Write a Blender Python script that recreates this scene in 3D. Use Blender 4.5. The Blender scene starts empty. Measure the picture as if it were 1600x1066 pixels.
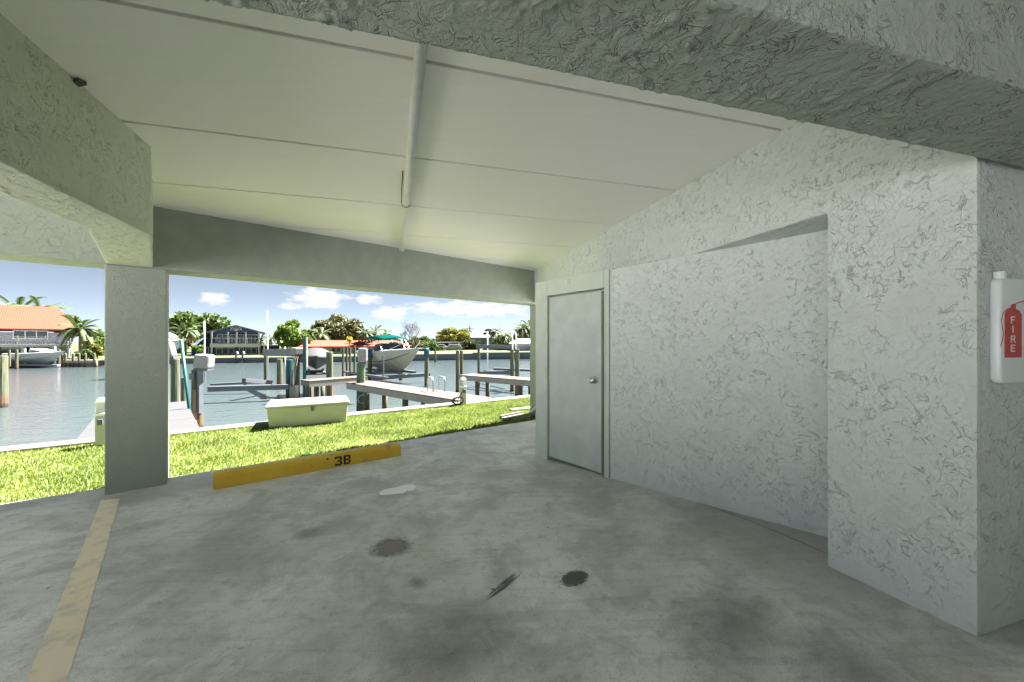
import bpy, bmesh, math, random
import numpy as np
from mathutils import Vector, Matrix
random.seed(7); RNG = np.random.default_rng(7)
R = math.radians
SC = bpy.context.scene
C = SC.collection

# ------------------------------------------------------------------ camera
F, CX, HY, CH = 590.0, 800.0, 535.0, 1.5      # focal length, centre and horizon in photo pixels; camera height
cd = bpy.data.cameras.new('camera'); cam = bpy.data.objects.new('camera', cd); C.objects.link(cam)
cd.sensor_width = 36; cd.lens = 36*F/1600; cd.shift_y = 2/1600
cd.clip_start = .02; cd.clip_end = 3000
cam.location = (0, 0, CH); cam.rotation_euler = (R(90), 0, 0)
SC.camera = cam

# ------------------------------------------------------------------ sky, sun, exposure
SUN_EL, SUN_AZ = 60.0, 44.0                    # elevation; azimuth clockwise from +Y
SKY_STRENGTH, SUN_STRENGTH = .05, 5.0
SC.view_settings.view_transform = 'Standard'; SC.view_settings.look = 'None'
SC.view_settings.exposure = 3.1; SC.view_settings.gamma = 1; SC.view_settings.use_curve_mapping = False
W = bpy.data.worlds.new('World'); SC.world = W; W.use_nodes = True
nt = W.node_tree; nt.nodes.clear(); N = nt.nodes.new; L = nt.links.new
sky = N('ShaderNodeTexSky'); sky.sky_type = 'NISHITA'; sky.sun_disc = False
sky.sun_elevation = R(SUN_EL); sky.sun_rotation = R(SUN_AZ); sky.air_density = .3; sky.dust_density = .1; sky.ozone_density = .6
tc = N('ShaderNodeTexCoord')
def wmath(op, a, b=None, c=None):
    n = N('ShaderNodeMath'); n.operation = op
    for i, v in enumerate((a, b, c)):
        if v is None: continue
        if isinstance(v, (int, float)): n.inputs[i].default_value = v
        else: L(v, n.inputs[i])
    return n.outputs[0]
sep = N('ShaderNodeSeparateXYZ'); L(tc.outputs['Generated'], sep.inputs[0])
az = wmath('ARCTAN2', sep.outputs[0], sep.outputs[1]); el = wmath('ARCSINE', sep.outputs[2])
com = N('ShaderNodeCombineXYZ'); L(wmath('MULTIPLY', az, 1.0), com.inputs[0]); L(wmath('MULTIPLY', el, 2.6), com.inputs[1])
nz = N('ShaderNodeTexNoise'); nz.inputs['Scale'].default_value = 30; nz.inputs['Detail'].default_value = 7; nz.inputs['Roughness'].default_value = .6
L(com.outputs[0], nz.inputs['Vector'])
# fair-weather cumulus: each cloud an azimuth, a height and half sizes (radians); the field runs all round the sky
clouds = []
for px, py, hw, hh in ((335, 467, 26, 10), (500, 465, 46, 17), (604, 490, 26, 12), (735, 483, 105, 13), (578, 468, 20, 9), (452, 478, 18, 6)):
    a = math.atan2(px-CX, F); e = math.atan2(HY-py, math.hypot(px-CX, F))
    clouds.append((a, e, hw/F*math.cos(a)**2, hh/F*math.cos(a)))
rc = random.Random(5)
for i in range(12):
    a = rc.uniform(-math.pi, math.pi)
    if -1.0 < a < .25: continue
    e = rc.uniform(.06, .7); clouds.append((a, e, rc.uniform(.03, .16), rc.uniform(.015, .05)*(1+e)))
tot = None
azel = N('ShaderNodeCombineXYZ'); L(az, azel.inputs[0]); L(el, azel.inputs[1])
for a, e, hw, hh in clouds:
    k = N('ShaderNodeVectorMath'); k.operation = 'MULTIPLY_ADD'; L(azel.outputs[0], k.inputs[0])
    k.inputs[1].default_value = (.7/hw, .7/hh, 0); k.inputs[2].default_value = (-.7*a/hw, -.7*e/hh, 0)
    q = N('ShaderNodeVectorMath'); q.operation = 'LENGTH'; L(k.outputs[0], q.inputs[0])
    tot = q.outputs['Value'] if tot is None else wmath('MINIMUM', tot, q.outputs['Value'])
tot = wmath('MAXIMUM', wmath('SUBTRACT', 1.0, wmath('MULTIPLY', tot, tot)), 0.0)
dens = wmath('ADD', wmath('MULTIPLY', nz.outputs[0], 1.5), wmath('MULTIPLY', tot, .75))
mr = N('ShaderNodeMapRange'); mr.interpolation_type = 'SMOOTHSTEP'
L(dens, mr.inputs[0]); mr.inputs[1].default_value = 1.0; mr.inputs[2].default_value = 1.5; mr.inputs[3].default_value = 0; mr.inputs[4].default_value = .85
cov = wmath('MULTIPLY', mr.outputs[0], wmath('MINIMUM', wmath('MULTIPLY', tot, 3.0), 1.0))
mx = N('ShaderNodeMix'); mx.data_type = 'RGBA'
L(cov, mx.inputs[0]); hs = N('ShaderNodeHueSaturation'); hs.inputs['Saturation'].default_value = .58; hs.inputs['Value'].default_value = .44; hs.inputs['Hue'].default_value = .484; L(sky.outputs[0], hs.inputs['Color']); L(hs.outputs[0], mx.inputs[6]); mx.inputs[7].default_value = (2.7, 2.7, 2.75, 1)
bg = N('ShaderNodeBackground'); bg.inputs[1].default_value = SKY_STRENGTH
L(mx.outputs[2], bg.inputs[0])
wo = N('ShaderNodeOutputWorld'); L(bg.outputs[0], wo.inputs[0])
sd = bpy.data.lights.new('sun', 'SUN'); sd.energy = SUN_STRENGTH; sd.angle = R(.53); sd.color = (1, .965, .92)
sun = bpy.data.objects.new('sun', sd); C.objects.link(sun)
sv = Vector((math.sin(R(SUN_AZ))*math.cos(R(SUN_EL)), math.cos(R(SUN_AZ))*math.cos(R(SUN_EL)), math.sin(R(SUN_EL))))
sun.rotation_euler = sv.to_track_quat('Z', 'Y').to_euler(); sun.location = (0, 20, 30)
SC.cycles.max_bounces = 10; SC.cycles.diffuse_bounces = 5; SC.cycles.glossy_bounces = 4
SC.cycles.use_denoising = True; SC.cycles.sample_clamp_indirect = 6

# ------------------------------------------------------------------ materials
MT = {}
class NG:
    def __init__(s, name):
        s.m = bpy.data.materials.new(name); s.m.use_nodes = True; s.t = s.m.node_tree
        s.b = s.t.nodes['Principled BSDF']; s.o = s.t.nodes['Material Output']
        MT[name] = s.m
    def n(s, ty, **kw):
        x = s.t.nodes.new('ShaderNode'+ty)
        for k, v in kw.items(): setattr(x, k, v)
        return x
    def set(s, node, **kw):
        for k, v in kw.items():
            k = k.replace('_', ' ')
            if hasattr(v, 'is_output'): s.t.links.new(v, node.inputs[k])
            else: node.inputs[k].default_value = v
        return node
    def coord(s, which='Object', scale=(1, 1, 1), rot=(0, 0, 0)):
        tc = s.n('TexCoord'); mp = s.n('Mapping'); mp.inputs['Scale'].default_value = scale; mp.inputs['Rotation'].default_value = rot
        s.t.links.new(tc.outputs[which], mp.inputs[0]); return mp.outputs[0]
    def pos(s, scale=(1, 1, 1), rot=(0, 0, 0)):
        g = s.n('NewGeometry'); mp = s.n('Mapping'); mp.inputs['Scale'].default_value = scale; mp.inputs['Rotation'].default_value = rot
        s.t.links.new(g.outputs['Position'], mp.inputs[0]); return mp.outputs[0]
    def noise(s, vec, scale, detail=4, rough=.55, dist=0):
        x = s.n('TexNoise'); s.t.links.new(vec, x.inputs['Vector'])
        return s.set(x, Scale=scale, Detail=detail, Roughness=rough, Distortion=dist).outputs[0]
    def ramp(s, f, pts, interp='LINEAR'):
        x = s.n('ValToRGB'); x.color_ramp.interpolation = interp
        while len(x.color_ramp.elements) < len(pts): x.color_ramp.elements.new(.5)
        for e, (p, c) in zip(x.color_ramp.elements, pts):
            e.position = p; e.color = (c, c, c, 1) if isinstance(c, (int, float)) else (*c, 1)
        s.t.links.new(f, x.inputs[0]); return x.outputs[0]
    def mix(s, f, a, b, mode='MIX'):
        x = s.n('Mix', data_type='RGBA', blend_type=mode)
        for i, v in ((0, f), (6, a), (7, b)):
            if hasattr(v, 'is_output'): s.t.links.new(v, x.inputs[i])
            elif isinstance(v, (int, float)): x.inputs[i].default_value = v if i == 0 else (v, v, v, 1)
            else: x.inputs[i].default_value = (*v, 1)
        return x.outputs[2]
    def math(s, op, a, b=0.0):
        x = s.n('Math', operation=op)
        for i, v in enumerate((a, b)):
            if hasattr(v, 'is_output'): s.t.links.new(v, x.inputs[i])
            else: x.inputs[i].default_value = v
        return x.outputs[0]
    def bump(s, h, strength=1.0, dist=.01, normal=None):
        x = s.n('Bump'); s.set(x, Height=h, Strength=strength, Distance=dist)
        if normal is not None: s.t.links.new(normal, x.inputs['Normal'])
        return x.outputs[0]
    def done(s, color=None, rough=None, normal=None, **kw):
        for k, v in (('Base Color', color), ('Roughness', rough), ('Normal', normal)):
            if v is None: continue
            if hasattr(v, 'is_output'): s.t.links.new(v, s.b.inputs[k])
            else: s.b.inputs[k].default_value = (*v, 1) if k == 'Base Color' else v
        for k, v in kw.items(): s.b.inputs[k.replace('_', ' ')].default_value = v
        return s.m
def plain(name, col, rough=.6, var=.18, scale=6, bump=0., bscale=40, stretch=(1, 1, 1), **kw):
    g = NG(name); v = g.coord('Object', stretch)
    n1 = g.noise(v, scale, 5, .6)
    dark = tuple(c*(1-var) for c in col); light = tuple(min(1, c*(1+var*.7)) for c in col)
    c = g.ramp(n1, [(.3, dark), (.7, light)])
    nm = g.bump(g.noise(v, bscale, 4), 1, bump) if bump else None
    return g.done(c, rough, nm, **kw)

def stucco(name, col, scale=11., depth=.006):
    g = NG(name); v = g.pos()
    a = g.noise(v, scale, 3, .62, .8); b = g.noise(v, scale*.3, 1); br = g.noise(v, scale*1.25, 1)
    c = g.noise(v, scale*2.3, 3, .65, .5)
    k = g.ramp(b, [(.3, tuple(x*.93 for x in col)), (.7, tuple(min(1, x*1.04) for x in col))])
    furrow = [(.455, 0.), (.488, .25), (.5, 1.), (.515, 0.)]                     # thin ragged furrow with a lip on one side
    m1 = g.math('MULTIPLY', g.ramp(b, [(.38, .12), (.52, 1.)]), g.ramp(br, [(.455, .02), (.55, 1.)]))
    m2 = g.ramp(b, [(.42, 0.), (.58, 1.)])
    h = g.math('ADD', g.math('MULTIPLY', g.ramp(a, furrow), m1), g.math('MULTIPLY', g.math('MULTIPLY', g.ramp(c, [(.44, 0.), (.49, .2), (.505, 1.), (.53, 0.)]), m2), .26))
    h = g.math('SUBTRACT', g.math('ADD', g.math('MULTIPLY', a, .8), g.math('MULTIPLY', c, .55)), h)
    return g.done(k, .8, g.bump(h, 1.0, depth), Specular_IOR_Level=.15)
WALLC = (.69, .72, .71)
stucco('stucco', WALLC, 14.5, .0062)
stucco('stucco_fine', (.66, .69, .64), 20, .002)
stucco('stucco_sage_shade', (.33, .36, .31), 20, .003); stucco('stucco_cross', (.38, .42, .37), 15., .008); stucco('stucco_left', (.56, .58, .48), 15., .0065)  # beam colours darker and greener than the walls: shade and grass bounce painted in
plain('door_paint', (.58, .62, .60), .42, .11, 4, .0012, 30)
plain('frame_paint', (.62, .66, .60), .45, .06, 3, .001, 30)
g = NG('ceiling_paint'); v = g.pos((1.0, 14, 1), (0, 0, R(-15.4)))
st = g.noise(v, 1.6, 6, .65); st2 = g.noise(g.pos(), 1.1, 3)
c = g.mix(g.ramp(st, [(.3, 0.), (.75, 1.)]), (.93, .90, .90), (.97, .94, .94)); c = g.mix(g.ramp(st2, [(.35, .35), (.75, 0.)]), c, (.88, .86, .83))
g.done(c, .7, g.bump(st, .8, .002))
plain('ceiling_gap', (.42, .43, .38), .8)
plain('pipe_paint', (.80, .80, .76), .4, .08, 20, .0015, 60)

# concrete slab: mottled, tyre-dirtied, broom and trowel marks
g = NG('slab'); v = g.pos()
a = g.noise(v, .55, 5, .62, .4); b = g.noise(v, 2.3, 6, .65, .6); c = g.noise(v, 14, 5, .7); d = g.noise(v, 130, 3, .6)
vs = g.pos((1.2, 16, 1), (0, 0, R(38))); s1 = g.noise(vs, 1.4, 5, .7, .5)
vs2 = g.pos((11, 1.4, 1), (0, 0, R(-22))); s2 = g.noise(vs2, 2.0, 5, .7, .6)
col = g.ramp(a, [(.37, (.45, .45, .455)), (.47, (.68, .68, .685)), (.60, (.85, .85, .85))])
col = g.mix(g.ramp(b, [(.36, .72), (.54, 0.)]), col, (.40, .40, .39))
col = g.mix(g.ramp(g.noise(v, 1.15, 4, .6, 1.2), [(.52, 0.), (.70, .40)]), col, (.52, .46, .38))
col = g.mix(g.ramp(s1, [(.3, .24), (.52, 0.)]), col, (.24, .24, .24))
col = g.mix(g.ramp(s2, [(.58, 0.), (.8, .26)]), col, (.66, .67, .66))
col = g.mix(g.ramp(c, [(.34, .34), (.48, 0.)]), col, (.28, .27, .26))
col = g.mix(g.ramp(d, [(.54, 0.), (.68, .42)]), col, (.22, .215, .21))
vo = g.n('TexVoronoi', feature='F1'); g.t.links.new(v, vo.inputs['Vector']); vo.inputs['Scale'].default_value = 2.6
spots = g.ramp(vo.outputs['Distance'], [(.02, .9), (.035, 0.)])
col = g.mix(spots, col, (.07, .07, .065))
g.done(col, g.ramp(b, [(.3, .42), (.7, .72)]), g.bump(d, .8, .002), Specular_IOR_Level=.35)

g = NG('line_paint'); v = g.pos()
w = g.noise(v, 9, 6, .7); c1 = g.ramp(g.noise(v, 1.6, 4), [(.35, (.86, .75, .63)), (.65, (.88, .76, .57))])
col = g.mix(g.ramp(w, [(.36, .8), (.52, 0.)]), c1, (.60, .57, .52)); g.done(col, .6, g.bump(w, .4, .002))
g = NG('stop_paint'); v = g.coord('Object'); w = g.noise(v, 7, 6, .7)
col = g.ramp(g.noise(v, 3, 4), [(.3, (.66, .40, .03)), (.7, (.78, .52, .05))])
col = g.mix(g.ramp(w, [(.32, .9), (.40, 0.)]), col, (.26, .22, .16)); g.done(col, .55, g.bump(w, .5, .004))
def stain(name, col, lo, hi, scale, rough=.6, top=1.):
    g = NG(name); v = g.coord('Object'); tr = g.n('BsdfTransparent'); ms = g.n('MixShader')
    ln = g.n('VectorMath', operation='LENGTH'); g.t.links.new(v, ln.inputs[0])
    f = g.math('ADD', ln.outputs['Value'], g.math('MULTIPLY', g.math('SUBTRACT', g.noise(v, scale, 6, .7), .5), 1.1))
    g.t.links.new(g.ramp(f, [(lo, top), (hi, 0.)]), ms.inputs[0]); g.t.links.new(tr.outputs[0], ms.inputs[1])
    g.t.links.new(g.b.outputs[0], ms.inputs[2]); g.t.links.new(ms.outputs[0], g.o.inputs[0]); g.done(col, rough)
stain('stain_black', (.10, .10, .10), .62, .80, 6, top=.9)
stain('stain_brown', (.27, .235, .21), .45, .95, 3, top=.75)
stain('stain_grey', (.2, .2, .2), .1, .95, 3, top=.45)
stain('stain_faint', (.19, .185, .175), -.1, 1.05, 3.5, top=.42)
stain('stain_scrape', (.12, .12, .115), .35, .85, 6, top=.8)
plain('spill_white', (.95, .95, .97), .4, .05)
plain('white_plastic', (.82, .83, .81), .35, .06, 4)
plain('cover_vinyl', (.80, .84, .84), .28, .05, 5)
plain('red_print', (.62, .03, .035), .4, .08)
plain('white_print', (.82, .80, .78), .5, .04)
plain('black_paint', (.012, .011, .011), .55, .2, 30)
plain('steel', (.55, .55, .53), .3, .1, Metallic=1.0)
plain('knob_metal', (.62, .62, .58), .25, .05, 10, Metallic=.5)
plain('galvanised', (.46, .48, .50), .38, .15, 8, Metallic=.7)
plain('dark_wood', (.09, .065, .045), .8, .4, 12, .003, 30)

# ------------------------------------------------------------------ mesh helpers
WORLD = {}
def link(o, parent=None, kind=None, label=None, cat=None, group=None):
    C.objects.link(o)
    if parent: o.parent = parent
    for k, v in (('kind', kind), ('label', label), ('category', cat), ('group', group)):
        if v: o[k] = v
    return o
def thing(name, label, cat, loc=(0, 0, 0), rz=0., group=None):
    o = bpy.data.objects.new(name, None); o.empty_display_size = .1; o.location = loc; o.rotation_euler = (0, 0, rz)
    return link(o, None, None, label, cat, group)
class MB:
    def __init__(s): s.v = []; s.f = []
    def add(s, vs, fs):
        k = len(s.v); s.v += [tuple(x) for x in vs]; s.f += [tuple(i+k for i in f) for f in fs]; return s
    def box(s, c, d, rz=0., rot=None):
        x, y, z = (q/2 for q in d); m = rot if rot is not None else Matrix.Rotation(rz, 3, 'Z'); c = Vector(c)
        p = [m @ Vector(q) + c for q in ((-x,-y,-z),(x,-y,-z),(x,y,-z),(-x,y,-z),(-x,-y,z),(x,-y,z),(x,y,z),(-x,y,z))]
        return s.add(p, ((3,2,1,0),(4,5,6,7),(0,1,5,4),(1,2,6,5),(2,3,7,6),(3,0,4,7)))
    def prism(s, poly, z0, z1):                     # polygon (x, y) counter-clockwise from above
        n = len(poly); area = sum(poly[i][0]*poly[(i+1) % n][1]-poly[(i+1) % n][0]*poly[i][1] for i in range(n))
        if area < 0: poly = poly[::-1]
        return s.add([(x, y, z0) for x, y in poly]+[(x, y, z1) for x, y in poly],
                     [tuple(range(n-1, -1, -1)), tuple(range(n, 2*n))]+[(i, (i+1) % n, n+(i+1) % n, n+i) for i in range(n)])
    def loft(s, rings, caps=True, closed=True):
        n = len(rings[0]); k = len(s.v)
        fs = []
        for j in range(len(rings)-1):
            for i in range(n if closed else n-1):
                a, b = j*n+i, j*n+(i+1) % n; fs.append((a, b, b+n, a+n))
        if caps: fs += [tuple(range(n-1, -1, -1)), tuple(range((len(rings)-1)*n, len(rings)*n))]
        return s.add([p for r in rings for p in r], fs)
    def tube(s, pts, r, n=8, caps=True):
        pts = [Vector(p) for p in pts]; rs = r if isinstance(r, (list, tuple)) else [r]*len(pts); rings = []
        for i, p in enumerate(pts):
            t = (pts[min(i+1, len(pts)-1)]-pts[max(i-1, 0)]).normalized()
            a = t.cross(Vector((0, 0, 1)) if abs(t.z) < .95 else Vector((1, 0, 0))).normalized(); b = t.cross(a)
            rings.append([p+(a*math.cos(2*math.pi*k/n)+b*math.sin(2*math.pi*k/n))*rs[i] for k in range(n)])
        return s.loft([q[::-1] for q in rings], caps)
    def lathe(s, prof, c=(0, 0, 0), n=16):
        c = Vector(c)
        return s.loft([[c+Vector((r*math.cos(2*math.pi*k/n), r*math.sin(2*math.pi*k/n), z)) for k in range(n)] for r, z in prof])
    def mesh(s, name, mat, smooth=False):
        me = bpy.data.meshes.new(name); me.from_pydata(s.v, [], s.f)
        if mat: me.materials.append(MT[mat])
        if smooth: me.polygons.foreach_set('use_smooth', [True]*len(me.polygons))
        me.update(); return me
    def build(s, name, mat, parent=None, smooth=False, bevel=0., seg=2, **kw):
        o = bpy.data.objects.new(name, s.mesh(name, mat, smooth)); link(o, parent, **kw)
        if bevel:
            b = o.modifiers.new('bevel', 'BEVEL'); b.width = bevel; b.segments = seg; b.limit_method = 'ANGLE'; b.angle_limit = R(35)
        return o
    def shift(s, d):
        s.v = [(x-d[0], y-d[1], z-d[2]) for x, y, z in s.v]; return s
def copy_tree(o, parent=None):
    c = o.copy(); C.objects.link(c); c.parent = parent
    for ch in list(o.children): copy_tree(ch, c)
    return c
def ray(px, py, z=None, depth=None):               # photo pixel -> point on a level plane, or at a depth
    if depth is None: depth = F*(CH-z)/(py-HY)
    return Vector(((px-CX)/F*depth, depth, CH-(py-HY)/F*depth))
def clip(poly, n, c):                               # keep n.p <= c
    out = []
    for i, p in enumerate(poly):
        q = poly[(i+1) % len(poly)]; a = n[0]*p[0]+n[1]*p[1]-c; b = n[0]*q[0]+n[1]*q[1]-c
        if a <= 0: out.append(p)
        if (a < 0 < b) or (b < 0 < a):
            t = a/(a-b); out.append((p[0]+(q[0]-p[0])*t, p[1]+(q[1]-p[1])*t))
    return out
def V2(p): return Vector((p[0], p[1]))
def grad_noise(p, seed=0):                             # 3-D gradient noise for a numpy array of points
    i = np.floor(p).astype(np.int64); f = p-i; u = f*f*f*(f*(f*6-15)+10); out = np.zeros(len(p))
    for dx in (0, 1):
        for dy in (0, 1):
            for dz in (0, 1):
                h = (i[:, 0]+dx)*374761393+(i[:, 1]+dy)*668265263+(i[:, 2]+dz)*2147483647+seed*974634777
                h = (h ^ (h >> 13))*1274126177 & 0x7fffffff; h = (h ^ (h >> 16)) & 0x7fffffff
                a = h*(2*math.pi/65536.); c = ((h >> 8) & 0xffff)/32768.-1; r = np.sqrt(np.maximum(0, 1-c*c))
                d = (np.cos(a)*r*(f[:, 0]-dx)+np.sin(a)*r*(f[:, 1]-dy)+c*(f[:, 2]-dz))
                w = (u[:, 0] if dx else 1-u[:, 0])*(u[:, 1] if dy else 1-u[:, 1])*(u[:, 2] if dz else 1-u[:, 2]); out += w*d
    return out
def fbm(p, octaves, rough=.5, seed=0):
    t = 0; a = 1.
    for o in range(octaves): t = t+a*grad_noise(p*(2.03**o)+o*17.3, seed+o); a *= rough
    return t
def sstep(x, a, b): t = np.clip((x-a)/(b-a), 0, 1); return t*t*(3-2*t)
def trowel_height(p, k=1.):                             # skip-trowel coat: smooth skims that end in short ragged lips
    q = p+.05*np.stack([grad_noise(p*9, 50), grad_noise(p*9, 51), grad_noise(p*9, 52)], 1)
    a = fbm(q*8.5, 4, .55, 1); b = fbm(q*19, 3, .55, 7); m1 = sstep(fbm(p*4.2, 2, .5, 20), -.10, .32); m2 = sstep(fbm(p*5.1, 2, .5, 30), -.12, .25)
    lip = lambda x, w: sstep(x, -w, w)*(1-.75*sstep(x, w, w+.22))
    return k*(.0045*m1*lip(a, .03)+.003*m2*lip(b-.08, .045)+.0016*fbm(p*30, 2, .5, 40)+.0012*fbm(p*3, 2, .5, 60))
def roughcast(o, voxel=.008, k=1.):                     # stucco coat as real relief, with ragged soft edges
    m = o.modifiers.new('remesh', 'REMESH'); m.mode = 'VOXEL'; m.voxel_size = voxel
    dg = bpy.context.evaluated_depsgraph_get(); me = bpy.data.meshes.new_from_object(o.evaluated_get(dg)); o.modifiers.clear()
    me.polygons.foreach_set('use_smooth', [True]*len(me.polygons)); me.set_sharp_from_angle(angle=R(32)); n = len(me.vertices); co = np.empty(n*3); me.vertices.foreach_get('co', co); co = co.reshape(-1, 3)
    nr = np.empty(n*3); me.vertex_normals.foreach_get('vector', nr); nr = nr.reshape(-1, 3)
    mw = np.array(o.matrix_world); w = co @ mw[:3, :3].T+mw[:3, 3]
    co = co+nr*trowel_height(w, k)[:, None]; me.vertices.foreach_set('co', co.ravel())
    me.update(); old = o.data; me.name = old.name
    for mt in list(old.materials):
        if mt.name not in [x.name for x in me.materials if x]: me.materials.append(mt)
    o.data = me; return o
# ------------------------------------------------------------------ plan of the carport (metres, camera over the origin)
U = Vector((.761, .649)); NN = Vector((-.649, .761)); L0 = Vector((-3.634, 3.985))      # open end towards the canal
RD = Vector((-.2653, .9642)); RS = Vector((.9642, .2653))                              # direction of the ceiling bays, and across
SOF, CEIL = 2.27, 2.91
def inside(x, y): return -((x-L0.x)*NN.x+(y-L0.y)*NN.y)
def fz(x, y):
    s = min(max(inside(x, y), 0), 5.6); return .0071*s*s
def onfloor(px, py):
    z = 0.
    for _ in range(8): p = ray(px, py, z); z = fz(p.x, p.y)
    return p
E0, E1 = Vector((-4.78, 3.526)), Vector((.475, 7.375))                                  # slab edge
EU = (E1-E0).normalized(); EN = Vector((-EU.y, EU.x))
S0, S1 = Vector((-7.05, 5.196)), Vector((.496, 10.45))                                  # inner edge of the seawall cap
SU = (S1-S0).normalized(); SN = Vector((-SU.y, SU.x))
GZ, WZ = -.05, -1.3

# ground sheets
big = [(-400, -400), (400, -400), (400, 400), (-400, 400)]
nS = (SN.x, SN.y); cS = SN.dot(S0)
land = clip(big, nS, cS+.05)
MB().prism(land, -2.6, -.10).build('ground', None, kind='structure')
g = NG('bounce_paving'); v = g.pos(); a = g.noise(v, .8, 6, .6)
g.done(g.ramp(a, [(.3, (.63, .66, .70)), (.7, (.72, .75, .79))]), .8)  # unseen paving, added pale and bluish to bounce cool light into the carport
bpy.data.objects['ground'].data.materials.append(MT['bounce_paving'])
g = NG('soil'); v = g.pos(); a = g.noise(v, 3, 6, .65); b = g.noise(v, .9, 3)
c = g.ramp(a, [(.3, (.15, .19, .035)), (.7, (.24, .28, .06))]); g.done(g.mix(g.ramp(b, [(.55, 0.), (.75, .6)]), c, (.26, .23, .12)), .9, g.bump(a, 1, .03))
cE = EN.dot(E0)
lawn = clip(clip([(-40, -40), (60, -40), (60, 60), (-40, 60)], nS, cS+.02), (-EN.x, -EN.y), -cE-.004)
MB().prism(lawn, -.3, GZ).build('lawn', 'soil', kind='structure')

# garage slab, gently dished; its outer edge meets the grass
na, nb = 120, 100; vs = []; fs = []
for j in range(nb+1):
    for i in range(na+1):
        b = 12*(j/nb)**1.15; a = -7+17*i/na; p = E0+EU*a-EN*b; vs.append((p.x, p.y, fz(p.x, p.y)+(-.012 if j == 0 else 0)))
for j in range(nb):
    for i in range(na):
        a = j*(na+1)+i; fs.append((a, a+na+1, a+na+2, a+1))
k = len(vs)
for i in range(na+1): x, y, z = vs[i]; vs.append((x, y, -.25))
for i in range(na): fs.append((i, i+1, k+i+1, k+i))
m = MB(); m.add(vs, fs); floor = m.build('floor', 'slab', kind='structure', smooth=True)

# stains and paint on the slab (thin sheets lying on it)
def sheet(name, pts, mat, lift, parent, fine=0):
    c = sum((V2(p) for p in pts), Vector((0, 0)))/len(pts)
    m = MB(); m.add([(p[0]-c.x, p[1]-c.y, fz(p[0], p[1])+lift-fz(*c)) for p in pts], [tuple(range(len(pts)))])
    o = m.build(name, mat, parent); o.location = (c.x, c.y, fz(*c)); return o
def fl(*pp): return [tuple(onfloor(x, y)[:2]) for x, y in pp]
def disc_sheet(name, px, py, rx, ry, mat, lift):     # stain with its own fuzzy outline, unit-sized coordinates
    c = onfloor(px, py); a = onfloor(px+rx, py); b = onfloor(px, py-ry)
    m = MB(); m.add([(-1.3, -1.3, 0), (1.3, -1.3, 0), (1.3, 1.3, 0), (-1.3, 1.3, 0)], [(0, 1, 2, 3)])
    o = m.build(name, mat, floor); o.location = (c.x, c.y, fz(c.x, c.y)+lift)
    gx = (fz(c.x+.1, c.y)-fz(c.x-.1, c.y))/.2; gy = (fz(c.x, c.y+.1)-fz(c.x, c.y-.1))/.2
    nrm = Vector((-gx, -gy, 1)).normalized(); o.rotation_euler = nrm.to_track_quat('Z', 'Y').to_euler()
    o.scale = ((a-c).length, (b-c).length, 1); return o
disc_sheet('oil_stain', 898, 904, 34, 13, 'stain_black', .004)
disc_sheet('oil_stain', 610, 856, 38, 17, 'stain_brown', .004)
disc_sheet('oil_stain', 652, 911, 16, 12, 'stain_faint', .004)
disc_sheet('oil_stain', 482, 834, 30, 10, 'stain_faint', .004)
disc_sheet('oil_stain', 1130, 975, 150, 50, 'stain_faint', .005)
disc_sheet('oil_stain', 720, 1010, 170, 60, 'stain_faint', .005)
disc_sheet('oil_stain', 1330, 1045, 120, 60, 'stain_faint', .006)
sheet('paint_spill', fl((592,771),(600,765),(618,762),(633,758),(645,757),(650,761),(646,767),(636,768),(630,772),(614,773),(596,775)), 'spill_white', .004, floor)
for k_, (a_, b_, w_) in enumerate((((748, 949), (822, 891), .016), ((771, 923), (812, 893), .022), ((752, 941), (800, 902), .010))):
    pa_, pb_ = onfloor(*a_), onfloor(*b_); d_ = pb_-pa_; c_ = (pa_+pb_)/2
    m = MB(); rl = random.Random(k_); n_ = 14; vs = []
    for i in range(n_+1):
        t = -1+2*i/n_; q = (1-t*t)**.4*.7+.05; vs += [(t, -q+rl.uniform(-.35, .35)*.6, 0), (t, q+rl.uniform(-.35, .35)*.6, 0)]
    m.add(vs, [(2*i, 2*i+2, 2*i+3, 2*i+1) for i in range(n_)]); o = m.build('scrape_mark', 'stain_scrape', floor)
    o.location = (c_.x, c_.y, fz(c_.x, c_.y)+.0045+.0006*k_); gx = (fz(c_.x+.1, c_.y)-fz(c_.x-.1, c_.y))/.2; gy = (fz(c_.x, c_.y+.1)-fz(c_.x, c_.y-.1))/.2
    xa = Vector((d_.x, d_.y, gx*d_.x+gy*d_.y)).normalized(); za = Vector((-gx, -gy, 1)).normalized(); ya = za.cross(xa)
    o.rotation_euler = Matrix((xa, ya, za)).transposed().to_euler(); o.scale = (d_.length/2, w_, 1)
for pts_ in (((1100, 789), (1140, 803), (1180, 818), (1240, 843), (1296, 868)),):
    P_ = [onfloor(*q) for q in pts_]; m = MB(); vs = []
    for i, p in enumerate(P_):
        t = (P_[min(i+1, len(P_)-1)]-P_[max(i-1, 0)]).normalized(); n_ = Vector((-t.y, t.x, 0))*(.0025+.0015*(i % 2)); vs += [p+n_, p-n_]
    m.add([(v.x, v.y, fz(v.x, v.y)+.004) for v in vs], [(2*i+1, 2*i+3, 2*i+2, 2*i) for i in range(len(P_)-1)]); m.build('floor_crack', 'dark_wood', floor)
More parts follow.
